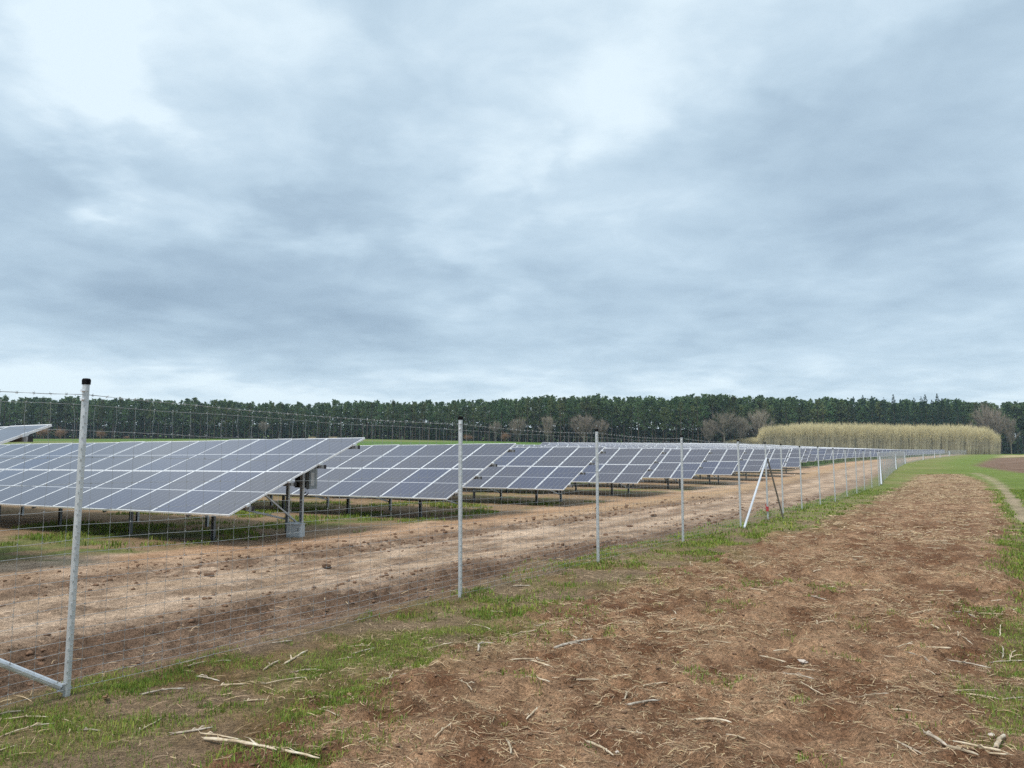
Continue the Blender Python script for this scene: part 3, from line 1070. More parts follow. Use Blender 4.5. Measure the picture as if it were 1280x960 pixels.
def scatter_zone(n, box, zi, thr, noise=None):
    x = RNG.uniform(box[0], box[1], n); y = RNG.uniform(box[2], box[3], n)
    k = visible_wedge(x, y); x, y = x[k], y[k]
    W = zones(x, y)[0]
    w = W[:, zi]
    p = w * (noise(x, y) if noise is not None else 1)
    k = p > RNG.uniform(thr[0], thr[1], len(x))
    return x[k], y[k]


def ribbons(name, x, y, length, width, lift, mat, curve=.5, seg=3):
    """loose curved strips lying on the ground, all in one mesh"""
    n = len(x)
    a = RNG.uniform(0, 2 * math.pi, n); cv = RNG.normal(0, curve, n)
    L_ = length; P = []
    t = np.linspace(-.5, .5, seg + 1)
    z0 = ground(x, y)
    V = np.zeros((n, seg + 1, 2, 3))
    ang = a.copy(); px = np.zeros(n); py = np.zeros(n)
    xs = []; ys = []; an = []
    for i in range(seg + 1):
        xs.append(px.copy()); ys.append(py.copy()); an.append(ang.copy())
        px = px + np.cos(ang) * L_ / seg; py = py + np.sin(ang) * L_ / seg; ang = ang + cv / seg
    tilt = RNG.uniform(-.22, .30, n); arch = RNG.uniform(0, .12, n) * L_; roll = RNG.uniform(-.9, .9, n)
    for i in range(seg + 1):
        wx = -np.sin(an[i]) * width * .5; wy = np.cos(an[i]) * width * .5
        taper = 1.0 if 0 < i < seg else .55
        cx = x + xs[i] - xs[seg] * .5; cy = y + ys[i] - ys[seg] * .5
        cz = z0 + lift + tilt * t[i] * L_ + arch * (1 - (2 * t[i]) ** 2)
        cz = np.maximum(cz, z0 + .002)
        V[:, i, 0] = np.stack([cx - wx * taper, cy - wy * taper, cz - roll * width * .3], -1)
        V[:, i, 1] = np.stack([cx + wx * taper, cy + wy * taper, cz + roll * width * .3], -1)
    base = (np.arange(n) * (seg + 1) * 2)[:, None, None]
    f = np.array([[2 * i, 2 * i + 1, 2 * i + 3, 2 * i + 2] for i in range(seg)])[None] + base
    return V.reshape(-1, 3), f.reshape(-1, 4)


def merge(parts):
    Vs, Fs, b = [], [], 0
    for v, f in parts:
        Vs.append(v); Fs.append(f + b); b += len(v)
    return np.concatenate(Vs), np.concatenate(Fs)


def patchy(x, y):
    return .35 + .9 * sstep(.38, .62, fbm(x * 1.1, y * 1.1, 201, 4))


parts = []
for n, box, ln, wd in ((58000, (-4, 5.5, 3.4, 8), (.012, .11), (.0014, .0046)), (72000, (-2, 11, 7, 16), (.02, .16), (.0028, .0075)), (55000, (4, 26, 15, 36), (.06, .26), (.008, .018)), (40000, (10, 44, 33, 72), (.10, .36), (.016, .034))):
    x, y = scatter_zone(n, box, 0, (.1, 1.1), patchy)
    L_ = RNG.uniform(0, 1, len(x)) ** 1.8 * (ln[1] - ln[0]) + ln[0]
    parts.append(ribbons('s', x, y, L_, RNG.uniform(wd[0], wd[1], len(x)), .004, None, .55))
x, y = scatter_zone(36000, (-7, 6, 3.4, 14), 1, (.15, 1.3), patchy)
parts.append(ribbons('s', x, y, .02 + .13 * RNG.uniform(0, 1, len(x)) ** 2, RNG.uniform(.0015, .0055, len(x)), .010, None, .6))
x, y = scatter_zone(9000, (-7, 4, 4.5, 14), 2, (.4, 1.4), lambda a, b: np.exp(-((fence_uv(a, b)[1] + .8) / .6) ** 2))
parts.append(ribbons('s', x, y, RNG.uniform(.03, .16, len(x)), RNG.uniform(.003, .008, len(x)), .008, None, .7))
v, f = merge(parts)
tag(link('straw_litter', np_mesh('straw_litter', v, f, [M['straw']])), 'fine pale straw and chopped stalk litter strewn over the brown field', 'straw', kind='stuff')


def blades(x, y, hgt, wid):
    n = len(x)
    a = RNG.uniform(0, 2 * math.pi, n); ln = RNG.uniform(.15, .9, n)
    z = ground(x, y) - .006
    dx, dy = np.cos(a), np.sin(a)
    sx, sy = -dy * wid * .5, dx * wid * .5
    V = np.zeros((n, 5, 3))
    V[:, 0] = np.stack([x - sx, y - sy, z], -1); V[:, 1] = np.stack([x + sx, y + sy, z], -1)
    mx, my, mz = x + dx * hgt * ln * .35, y + dy * hgt * ln * .35, z + hgt * .62
    V[:, 2] = np.stack([mx + sx * .8, my + sy * .8, mz], -1); V[:, 3] = np.stack([mx - sx * .8, my - sy * .8, mz], -1)
    V[:, 4] = np.stack([x + dx * hgt * ln, y + dy * hgt * ln, z + hgt * (1 - .35 * ln)], -1)
    b = (np.arange(n) * 5)[:, None]
    q = np.array([[0, 1, 2], [0, 2, 3], [3, 2, 4]])
    F = (q[None] + b[:, :, None]).reshape(-1, 3)
    return V.reshape(-1, 3), F


def tufty(x, y):
    side = .75 * sstep(2.6, 3.4, fence_uv(x, y)[1])
    return side + (1 - side) * (.16 + .84 * sstep(.38, .54, fbm(x * 2.4, y * 2.4, 211, 4))) * (1 - .72 * sstep(.45, .66, fbm(x * 1.7, y * 1.7, 101, 4)))


parts = []
x, y = scatter_zone(340000, (-5.2, 5.2, 3.4, 8.5), 1, (.10, 1.0), tufty)
parts.append(blades(x, y, RNG.uniform(.012, .05, len(x)), RNG.uniform(.0022, .0048, len(x))))
x, y = scatter_zone(120000, (-2.5, 10, 8, 17), 1, (.1, 1.0), tufty)
parts.append(blades(x, y, RNG.uniform(.03, .08, len(x)), RNG.uniform(.006, .012, len(x))))
x, y = scatter_zone(110000, (2, 27, 16, 42), 1, (.1, 1.0), tufty)
parts.append(blades(x, y, RNG.uniform(.04, .10, len(x)), RNG.uniform(.014, .028, len(x))))
# sparse tufts that come up through the litter of the field
x, y = scatter_zone(120000, (-3.6, 5, 3.4, 11), 0, (.45, 1.0), lambda a, b: sstep(.66, .74, fbm(a * 2.1, b * 2.1, 221, 4)) + .75 * sstep(.55, .62, fbm(a * 2.6, b * 2.6, 231, 4)) * sstep(1.3, .2, poly_sd(a, b, FIELD)))
parts.append(blades(x, y, RNG.uniform(.02, .06, len(x)), RNG.uniform(.003, .007, len(x))))
# under the front edges of the first tables
x, y = scatter_zone(90000, (-12, 6, 13, 30), 3, (.3, 1.0), lambda a, b: sstep(.47, .62, fbm(a * .9, b * .9, 241, 4)))
parts.append(blades(x, y, RNG.uniform(.05, .13, len(x)), RNG.uniform(.012, .022, len(x))))
# fresh bright clumps in the left foreground
for cx, cy, cr_ in ((-1.07, 5.4, .26), (-.95, 4.5, .30), (-1.25, 4.95, .22), (-1.5, 5.95, .25), (-2.2, 4.9, .35), (-2.9, 4.8, .3), (-.75, 6.05, .2), (-1.9, 5.2, .3), (-2.6, 5.6, .3), (-1.1, 4.15, .22), (-.2, 9.0, .3), (4.9, 8.2, .4)):
    x = RNG.normal(cx, cr_ * .55, 1400); y = RNG.normal(cy, cr_ * .55, 1400)
    k = fbm(x * 9, y * 9, 261, 2) > .45; x, y = x[k], y[k]
    parts.append(blades(x, y, RNG.uniform(.015, .055, len(x)), RNG.uniform(.0025, .005, len(x))))
v, f = merge(parts)
tag(link('grass', np_mesh('grass', v, f, [M['grass']])), 'short green grass growing in patches along the fence and field edges', 'grass', kind='stuff')
print('grass tris', len(f))

ICO = None


def lump_mesh(name, seed, mat, flat=.6):
    import bmesh
    bm = bmesh.new(); bmesh.ops.create_icosphere(bm, subdivisions=2, radius=1)
    rn = random.Random(seed)
    ofs = Vector((rn.uniform(0, 9), rn.uniform(0, 9), rn.uniform(0, 9)))
    from mathutils import noise as mn
    for v in bm.verts:
        k = 1 + .55 * mn.noise(v.co * 1.3 + ofs) + .3 * mn.noise(v.co * 3.1 + ofs)
        v.co = v.co * k; v.co.z *= flat
    me = bpy.data.meshes.new(name); bm.to_mesh(me); bm.free()
    me.materials.append(mat)
    return me


# small clods strewn on the track: nobody could count them
lm = [lump_mesh('clod', s, M['clod']) for s in range(4)]
lv = [np.array([v.co[:] for v in m.vertices]) for m in lm]; lf = [np.array([p.vertices[:] for p in m.polygons]) for m in lm]


def track_w(a, b):
    V = fence_uv(a, b)[1]
    return .10 + .8 * np.exp(-((V + 1.2) / .9) ** 2) + .9 * np.exp(-((V + 5.0) / 1.0) ** 2)


parts = []
for nn, box, sz in ((11000, (-9, 3, 5, 16), (.003, .036)), (8000, (-4, 14, 14, 34), (.008, .06))):
    x, y = scatter_zone(nn, box, 2, (.15, 1.2), track_w)
    z = ground(x, y)
    for i in range(len(x)):
        s = sz[0] + (sz[1] - sz[0]) * random.random() ** 3
        k = i % 4; c, sn = math.cos(i), math.sin(i)
        v = lv[k] * np.array((s, s * random.uniform(.6, 1), s))
        v = np.stack([v[:, 0] * c - v[:, 1] * sn + x[i], v[:, 0] * sn + v[:, 1] * c + y[i], v[:, 2] + z[i] + s * .2], -1)
        parts.append((v, lf[k]))
x, y = scatter_zone(7000, (-4, 6, 3.4, 10), 0, (.1, 1.2))
z = ground(x, y)
for i in range(len(x)):
    s = .003 + .013 * random.random() ** 3; k = i % 4; c, sn = math.cos(i), math.sin(i)
    v = lv[k] * s
    v = v * np.array((1.3, .9, .7)); parts.append((np.stack([v[:, 0] * c - v[:, 1] * sn + x[i], v[:, 0] * sn + v[:, 1] * c + y[i], v[:, 2] + z[i] + s * .2], -1), lf[k]))
v, f = merge(parts)
tag(link('soil_crumbs', np_mesh('soil_crumbs', v, f, [M['clod']])), 'small dark soil crumbs scattered over the track and field', 'soil', kind='stuff')

o = link('soil_clod', lm[1], None, (-2.81, 11.91, gz(-2.81, 11.91) + .03), (0, 0, .4), (.075, .06, .07))
tag(o, 'single dark soil clod lying alone on the sandy track behind the fence', 'clod')
CL_POS = [(-4.2, 10.9, .05, 'dark flat soil clod on the sandy track left of the lone clod'),
          (2.9, 19.2, .07, 'dark soil clod on the track between the third and fourth fence posts'),
          (4.1, 22.6, .09, 'larger dark soil clod on the track left of the white brace')]
for i, (x, y, s, lab) in enumerate(CL_POS):
    tag(link('soil_clod', lm[i % 4], None, (x, y, gz(x, y) + s * .3), (0, 0, i), (s * 1.3, s, s * .8)), lab, 'clod', 'clods on the track')

sm = lump_mesh('stone', 33, M['stone'], .32)
tag(link('stone', sm, None, (2.25, 6.19, gz(2.25, 6.19) + .018), (0, 0, .2), (.058, .034, .05)), 'pale flat stone lying on the brown field beside thin stalks', 'stone')
tag(link('stone', lump_mesh('pebble', 35, M['stone'], .7), None, (.56, 4.28, gz(.56, 4.28) + .008), (0, 0, 1.), (.011, .010, .011)), 'small round pale pebble near the bottom edge of the field', 'stone')
tag(link('stone', lump_mesh('pebble', 36, M['stone'], .6), None, (2.72, 4.55, gz(2.72, 4.55) + .010), (0, 0, 1.), (.026, .016, .016)), 'small pale stone near the bottom right corner beside a stubby stalk', 'stone')


# maize stalks
def stalk_mesh(seed, ln, rad, mat):
    """dry stalk: jointed, a little bent, split at one end, with a dry leaf strip"""
    rn = random.Random(seed)
    mb = MB()
    k = max(5, int(ln / .035))
    pts, rr = [], []
    b1, b2 = rn.uniform(-.05, .05) * ln, rn.uniform(-.02, .05) * ln
    node = rn.uniform(.09, .15)
    for i in range(k + 1):
        t = i / k
        pts.append((ln * (t - .5), .5 * b1 * math.sin(math.pi * t) + .004 * rn.uniform(-1, 1), rad * .8 + abs(b2) * math.sin(math.pi * t * .9) + rn.uniform(-.001, .001)))
        r = rad * (1.0 - .38 * t)
        ph = (ln * t / node) % 1.0
        if ph < .14: r *= 1.22
        if i == 0: r *= .72
        if i == k: r *= .55
        rr.append(r)
    mb.tube(pts, rr, 7)
    for _ in range(rn.choice((1, 1, 2))):      # leaf strip peeling away
        t = rn.uniform(.1, .8); i = int(t * k)
        p = Vector(pts[i]); d = Vector((rn.uniform(.3, 1) * rn.choice((-1, 1)), rn.uniform(-1, 1), .1)).normalized()
        L2 = rn.uniform(.3, .6) * ln * .5; s = Vector((-d.y, d.x, 0)) * rad * .7
        q = [p - s, p + s, p + d * L2 * .5 + s * .9 + Vector((0, 0, .012)), p + d * L2 * .5 - s * .9 + Vector((0, 0, .008)), p + d * L2 + Vector((0, 0, -rad * .4))]
        mb.add([tuple(c) for c in q], [(0, 1, 2, 3), (3, 2, 4)])
    for sgn in (-1, 1):                        # split fibres at the butt
        if rn.random() < .6:
            p = Vector(pts[0]); e = p + Vector((-rn.uniform(.02, .05), sgn * rn.uniform(.004, .014), rn.uniform(-.004, .01)))
            mb.tube([p, e], [rad * .45, rad * .12], 4)
    return mb.mesh('maize_stalk', [mat], True)


STALKS = [(-2.51, 5.41, -2.28, 5.58), (-1.72, 4.48, -1.24, 4.23), (-1.48, 4.38, -1.0, 4.18), (-1.95, 4.64, -1.76, 4.71), (-1.78, 4.58, -1.53, 4.53), (-1.74, 5.24, -1.61, 5.27), (-2.33, 5.89, -2.1, 5.72), (-2.06, 5.63, -1.87, 5.6), (-1.74, 5.63, -1.48, 5.8), (-1.63, 5.99, -1.45, 6.02), (-1.89, 6.06, -1.85, 6.31), (-1.78, 6.24, -1.72, 6.66), (-2.09, 6.89, -1.94, 7.0), (-2.57, 6.2, -2.47, 6.44), (-2.5, 6.13, -2.42, 6.3), (-2.33, 6.28, -2.22, 6.28), (-3.13, 4.92, -2.88, 4.99), (-2.93, 4.63, -2.78, 4.87), (-3.22, 5.03, -3.11, 5.09), (-2.77, 4.35, -2.74, 4.44), (-2.78, 4.95, -2.68, 4.88), (-2.52, 4.71, -2.42, 4.71), (-2.19, 4.72, -2.15, 4.91), (-1.38, 6.8, -1.2, 6.73), (-1.31, 6.52, -1.15, 6.66), (-1.4, 6.34, -1.28, 6.36), (-0.71, 6.62, -0.51, 6.83), (-0.27, 6.31, -0.24, 6.88), (-0.38, 7.74, -0.18, 7.49), (-0.03, 7.28, 0.24, 7.25), (0.23, 7.49, 0.39, 7.63), (-0.24, 8.48, -0.09, 8.4), (0.42, 7.15, 0.58, 6.97), (0.34, 6.39, 0.72, 6.86), (0.74, 5.75, 0.82, 5.62), (1.08, 7.63, 1.22, 7.57), (0.72, 4.95, 0.96, 5.17), (-0.35, 5.41, -0.26, 5.21), (-0.44, 4.54, -0.35, 4.66), (-0.9, 5.68, -0.73, 5.7), (-1.2, 4.98, -1.05, 4.83), (0.62, 4.63, 0.75, 4.54), (0.01, 9.92, 0.24, 9.98), (1.12, 4.92, 1.3, 4.72), (2.09, 6.08, 2.27, 5.97), (2.05, 5.95, 2.18, 5.74), (2.04, 5.63, 2.12, 5.43), (2.35, 5.41, 2.45, 5.17), (2.33, 4.52, 2.35, 4.32), (2.35, 4.33, 2.41, 4.15), (2.59, 4.3, 2.79, 4.54), (3.51, 6.41, 3.72, 6.17), (3.06, 5.52, 3.28, 5.6), (3.12, 5.45, 3.29, 5.39), (3.31, 5.39, 3.52, 5.48), (4.95, 7.98, 5.38, 8.4), (4.44, 7.2, 4.76, 7.68), (4.03, 6.52, 4.24, 6.86), (4.04, 6.44, 4.28, 6.73), (4.06, 7.18, 3.97, 6.83), (3.88, 6.41, 4.14, 6.41), (3.25, 6.68, 3.45, 6.82), (3.0, 6.39, 3.21, 6.36), (3.12, 6.24, 3.21, 6.1), (4.09, 8.11, 4.27, 8.02), (2.84, 7.3, 3.0, 7.33), (3.42, 9.0, 3.51, 8.8), (4.19, 9.37, 4.59, 9.37), (5.18, 8.8, 5.54, 8.88), (4.53, 8.05, 4.51, 7.68), (3.55, 11.57, 3.76, 11.65), (5.03, 12.04, 5.37, 12.19), (2.08, 4.26, 2.13, 4.21)]
THICK = {1: .017, 2: .015, 33: .020, 48: .019, 49: .018, 50: .024, 3: .013, 43: .015, 0: .013, 11: .015, 36: .014, 10: .014, 27: .014, 53: .013}
NAMED = {0: 'pale maize stalk in the grass right of the nearest fence post',
         1: 'longest pale maize stalk lying at the bottom edge in the left half',
         2: 'maize stalk continuing the longest stalk towards the bottom picture edge',
         3: 'short thick maize stalk just above the longest stalk at the bottom left',
         4: 'thin maize stalk between the short thick stalk and the longest stalk',
         33: 'thick broken maize stalk on bare soil in the middle of the foreground',
         36: 'slanting maize stalk at the bottom centre right of the middle',
         43: 'white-ended maize stalk on bare soil at the bottom right of centre',
         48: 'upper half of the big broken maize stalk near the bottom right corner',
         49: 'lower half of the big broken maize stalk at the bottom right edge',
         50: 'stubby thick maize stump piece standing out beside the bottom right corner',
         44: 'thin straight stalk lying against the pale flat stone'}
for i, (x0, y0, x1, y1) in enumerate(STALKS):
    ln = math.hypot(x1 - x0, y1 - y0)
    far = min(y0, y1)
    rad = THICK.get(i, .0085 + .003 * (i % 3 == 0)) * .56 * (1.0 if far < 8 else 1.3)
    me = stalk_mesh(500 + i, max(ln, .10), rad, M['stalk'] if i % 3 else M['stalk_grey'])
    cx, cy = (x0 + x1) / 2, (y0 + y1) / 2
    za, zb = gz(x0, y0), gz(x1, y1)
    tt = np.linspace(.08, .92, 7); gl = ground(x0 + (x1 - x0) * tt, y0 + (y1 - y0) * tt) - (za + (zb - za) * tt)
    zm = (za + zb) / 2 + .6 * max(0.0, float(gl.max()))
    pitch = -math.atan2(zb - za, ln)
    o = link('maize_stalk', me, None, (cx, cy, zm + rad * .05), (0, pitch, math.atan2(y1 - y0, x1 - x0)))
    side = 'in the grassy left foreground' if cx < -.9 else ('on bare soil in the middle foreground' if cx < 1.9 else 'on the brown field at the right')
    tag(o, NAMED.get(i, 'dry pale piece of maize stalk lying ' + side), 'stalk', 'maize stalks strewn over the ground')
# extra unnamed stalk pieces further out
pool = [stalk_mesh(900 + i, .22, .0075, M['stalk']) for i in range(5)]
x, y = scatter_zone(900, (-3, 14, 3.8, 24), 0, (.55, 1.2))
for i in range(min(230, len(x))):
    s = random.uniform(.35, 1.15)
    o = link('maize_stalk', pool[i % 5], None, (x[i], y[i], gz(x[i], y[i]) + .004), (0, random.uniform(-.1, .1), random.uniform(0, 6.3)), (s, s * 1.1, s * 1.1))
    tag(o, 'small dry stalk fragment among the litter on the brown field', 'stalk', 'stalk fragments on the brown field')

# split wooden peg by the nearest post
mb = MB(); mb.bar((0, 0, 0), (.06, -.13, .045), .022, .010); mb.bar((.012, .004, .002), (.066, -.118, .052), .008, .008)
tag(mb.build('wood_splinter', [M['chip']], None, loc=(-2.70, 5.30, gz(-2.7, 5.3) + .01)), 'brown split wood splinter leaning beside the nearest fence post', 'wood')
mb = MB(); mb.bar((0, 0, 0), (.03, -.09, .012), .026, .007)
tag(mb.build('wood_splinter', [M['chip']], None, loc=(-1.10, 5.35, gz(-1.1, 5.35) + .012)), 'small orange-brown wood chip in the green patch left of centre', 'wood')


# ------------------------------------------------------------------ trees
def quads(centres, size, aspect, rng, up_bias=0.0):
    n = len(centres)
    u = rng.normal(size=(n, 3)); u /= np.linalg.norm(u, axis=1)[:, None]
    w = rng.normal(size=(n, 3)); w[:, 2] += up_bias
    w -= u * (u * w).sum(1)[:, None]; w /= np.linalg.norm(w, axis=1)[:, None]
    s = (size * rng.uniform(.6, 1.3, n))[:, None] if np.ndim(size) == 0 else size[:, None]
    a, b = u * s * .5, w * s * .5 * aspect
    c = np.asarray(centres)
    k1 = rng.uniform(.5, 1.2, (n, 1)); k2 = rng.uniform(.5, 1.2, (n, 1))
    V = np.stack([c - a * k1, c - b * k2, c + a * k2, c + b * k1], 1).reshape(-1, 3)
    F = np.arange(4 * n).reshape(-1, 4)
    return V, F


def pine(seed, h=20.0, low=.42, nq=680, spread=2.25, qs=.72):
    """Scots pine: bare pole, a few limbs, ragged crown of needle clumps"""
    rng = np.random.default_rng(seed)
    k = 24
    cl = []
    for i in range(k):
        t = rng.uniform(0, 1) ** .85
        zz = h * (low + (1 - low) * t)
        rad = spread * (math.sin(math.pi * min(1, .18 + .80 * t)) ** .8) * rng.uniform(.3, 1.0)
        if t > .8: rad *= .45
        a = rng.uniform(0, 2 * math.pi)
        cl.append((rad * math.cos(a), rad * math.sin(a), min(zz, h - .5), rng.uniform(.55, 1.1)))
    cl.append((0.1, 0, h - .3, .38)); cl.append((0.05, 0, h - 1.0, .6)); cl.append((0, .2, h - 1.9, 1.0)); cl.append((rng.uniform(-1, 1), rng.uniform(-1, 1), h - 1.6, .6)); cl.append((0.2, .1, h * (.6 + .4 * low), 1.5))
    cl = np.array(cl)
    pick = rng.integers(0, len(cl), nq)
    c = cl[pick, :3] + rng.normal(size=(nq, 3)) * cl[pick, 3:4] * np.array((.62, .62, .42))
    c[:, 2] = np.minimum(c[:, 2], h + .5)
    V, F = quads(c, qs, .62, rng)
    mb = MB()
    lean = rng.uniform(-.4, .4, 2)
    mb.tube([(0, 0, -.6), (lean[0] * .3, lean[1] * .3, h * .4), (lean[0], lean[1], h * .75), (0, 0, h - .6)], [.23, .19, .13, .05], 6)
    for q in cl[:9]:
        b = Vector((lean[0] * .5, lean[1] * .5, max(h * .3, q[2] - .9)))
        mb.tube([b, tuple(q[:3])], [.06, .03], 4, 0, False)
    for j in range(7):                       # dead snags below the crown
        zz = h * rng.uniform(.1, max(.12, low + .05)); a = rng.uniform(0, 6.28); l = rng.uniform(.5, 1.5)
        mb.tube([(lean[0] * .3, lean[1] * .3, zz), (l * math.cos(a), l * math.sin(a), zz - .15)], [.035, .012], 3, 0, False)
    return (V, F), mb


def spruce(seed, h=24.0, nq=900):
    rng = np.random.default_rng(seed)
    t = rng.uniform(0, 1, nq) ** .75
    zz = 1.0 + (h - 1.0) * (1 - (1 - t))
    zz = h * (1 - rng.uniform(0, 1, nq) ** .72 * .97)
    zz[:170] = h * rng.uniform(.80, 1.0, 170)
    frac = 1 - zz / h
    tier = .80 + .28 * np.sin(zz * 5.0 + rng.uniform(-.4, .4, nq))
    r = (3.6 * frac ** .74 + .10) * tier * rng.uniform(.35, 1.0, nq) ** .5
    a = rng.uniform(0, 2 * math.pi, nq)
    c = np.stack([r * np.cos(a), r * np.sin(a), zz - .25 * r], -1)
    V, F = quads(c, np.clip(.45 + .8 * frac, .4, 1.1) * rng.uniform(.7, 1.2, nq), .55, rng)
    mb = MB(); mb.tube([(0, 0, -.6), (0, 0, h * .5), (0, 0, h * .8)], [.22, .12, .03], 6)
    return (V, F), mb


def slivers(p0, p1, width, rng):
    """thin twigs as three-sided tapering needles"""
    d = p1 - p0; n = len(p0)
    u = rng.normal(size=(n, 3)); s = np.cross(d, u); s /= np.linalg.norm(s, axis=1)[:, None] + 1e-9
    d2 = d / (np.linalg.norm(d, axis=1)[:, None] + 1e-9)
    t = np.cross(d2, s)
    w = (width * np.ones(n))[:, None]
    V = np.stack([p0 + s * w * .5, p0 - s * w * .25 + t * w * .43, p0 - s * w * .25 - t * w * .43, p1], 1).reshape(-1, 3)
    b = (np.arange(n) * 4)[:, None, None]
    F = (np.array([[0, 1, 3], [1, 2, 3], [2, 0, 3]])[None] + b).reshape(-1, 3)
    return V, F


def bare_tree(seed, h=13.0, rad=5.0, low=.22, nt=1900):
    rng = np.random.default_rng(seed)
    mb = MB()
    mb.tube([(0, 0, -.5), (.1, 0, h * .3), (0, .1, h * .7)], [.24, .18, .07], 6)
    tips = []
    for j in range(26):
        a = rng.uniform(0, 6.28); e = rng.uniform(.15, 1.0)
        tip = np.array((rad * math.cos(a) * math.sin(e * 1.4), rad * math.sin(a) * math.sin(e * 1.4), h * (low + .25) + (h * (.72 - low)) * math.cos(e * 1.25)))
        st = np.array((0.05, .05, h * rng.uniform(low * .8, .55)))
        md = (st + tip) / 2 + rng.normal(size=3) * .4
        mb.tube([tuple(st), tuple(md), tuple(tip)], [.085, .05, .02], 4, 0, False)
        tips.append((st, md, tip))
    k = rng.integers(0, len(tips), nt); t = rng.uniform(.25, 1, nt)
    S = np.array([x[0] for x in tips])[k]; Mi = np.array([x[1] for x in tips])[k]; T = np.array([x[2] for x in tips])[k]
    b = np.where((t < .5)[:, None], S + (Mi - S) * (t * 2)[:, None], Mi + (T - Mi) * ((t - .5) * 2)[:, None]) + rng.normal(size=(nt, 3)) * .12
    d = (T - S); d /= np.linalg.norm(d, axis=1)[:, None]
    e = b + (d * .7 + rng.normal(size=(nt, 3)) * .55) * rng.uniform(.7, 2.0, nt)[:, None]
    return slivers(b, e, .085, rng), mb


def willow(seed, h=12.0):
    """coppice stool: a sheaf of upright rods with yellowish tips"""
    rng = np.random.default_rng(seed)
    n = 110
    a = rng.uniform(0, 6.28, n); r = rng.uniform(0, 1.0, n) ** .5
    p0 = np.stack([r * .9 * np.cos(a), r * .9 * np.sin(a), np.zeros(n) - .3], -1)
    hh = h * rng.uniform(.66, .97, n)
    p1 = np.stack([r * 1.9 * np.cos(a), r * 1.9 * np.sin(a), hh], -1)
    A = slivers(p0, p1, .085, rng)
    # side rods
    m_ = 260; k = rng.integers(0, n, m_); t = rng.uniform(.12, .75, m_)[:, None]
    b = p0[k] + (p1[k] - p0[k]) * t; e = b + np.stack([rng.normal(0, .4, m_), rng.normal(0, .4, m_), rng.uniform(.8, 2.2, m_)], -1)
    A2 = slivers(b, e, .06, rng)
    m_ = 620; k = rng.integers(0, n, m_); t = rng.uniform(.60, 1.0, m_)[:, None]
    b = p0[k] + (p1[k] - p0[k]) * t; e = b + np.stack([rng.normal(0, .42, m_), rng.normal(0, .42, m_), rng.uniform(.6, 1.7, m_)], -1)
    B = slivers(b, e, .058, rng)
    return merge([A, A2]), B


LIB = {}


def lib_tree(key, crown, mb, cm, tm):
    V, F = crown
    me = np_mesh('crown', V, F, [cm]); tr = mb.mesh('trunk', [tm])
    tv = np.array(mb.v)
    LIB[key] = (me, tr)


PH = 20.0
for s in range(7):
    c, mb = pine(40 + s, PH, .36 + .03 * (s % 3), 640)
    lib_tree(('pine', s), c, mb, M['pine'], M['bark'])
for s in range(4):
    c, mb = spruce(70 + s); lib_tree(('spruce', s), c, mb, M['spruce'], M['bark'])
for s in range(5):
    c, mb = bare_tree(80 + s, low=.10 + .05 * s); lib_tree(('bare', s), c, mb, M['twig'], M['twig'])


def plant_tree(name, key, x, y, h, nat, label, cat, group, wide=1.0):
    root = empty(name, (x, y, float(rise(x, y))), random.uniform(0, 6.28))
    k = h / nat
    root.scale = (k * wide, k * wide, k)
    link('trunk', LIB[key][1], root); link('crown', LIB[key][0], root)
    tag(root, label, cat, group)
    return root


# forest edge: pixel column of the photograph -> (distance, top height above eye level per metre of distance)
EDGE_X = np.array([-260, -100, 60, 200, 300, 400, 460, 560, 640, 700, 800, 900, 945, 975, 1040, 1100, 1200, 1280, 1500.])
EDGE_Y = np.array([400, 400, 400, 400, 400, 394, 388, 374, 362, 350, 345, 345, 350, 358, 366, 372, 376, 378, 372.])
EDGE_T = np.array([497, 497, 499, 500, 503, 505, 502.5, 502.5, 499, 497, 497, 493.5, 496, 500, 500, 501.5, 502, 505, 505.])


def edge_at(px):
    t = (px - 640) / 962.7
    Yd = np.interp(px, EDGE_X, EDGE_Y)
    rough = (float(vnoise(np.array([px / 16.0]), np.array([.5]), 7)[0]) - .5) * 7 + (float(vnoise(np.array([px / 5.5]), np.array([3.5]), 8)[0]) - .5) * 4
    top = (577.25 - np.interp(px, EDGE_X, EDGE_T) + rough) / 962.7
    return t, Yd, top


rt = random.Random(5)
cols = np.linspace(-70, 1350, 232)
for i, px in enumerate(cols):
    px = px + rt.uniform(-2.5, 2.5)
    t, Yd, top = edge_at(px)
    Y = Yd + rt.uniform(-3, 6)
    X = t * Y
    h = EYE + top * Y - float(rise(X, Y))
    h *= rt.uniform(.80, 1.02) + (.05 if rt.random() < .12 else 0)
    if px < 300: lab = 'tall dark pine at the forest edge behind the left meadow'
    elif px < 940: lab = 'tall pine at the forest edge behind the solar field'
    else: lab = 'pine at the forest edge behind the yellowish coppice and right field'
    plant_tree('pine_tree', ('pine', rt.randrange(7)), X, Y, h, PH, lab, 'pine', 'pines along the forest edge', wide=rt.uniform(.8, 1.05))

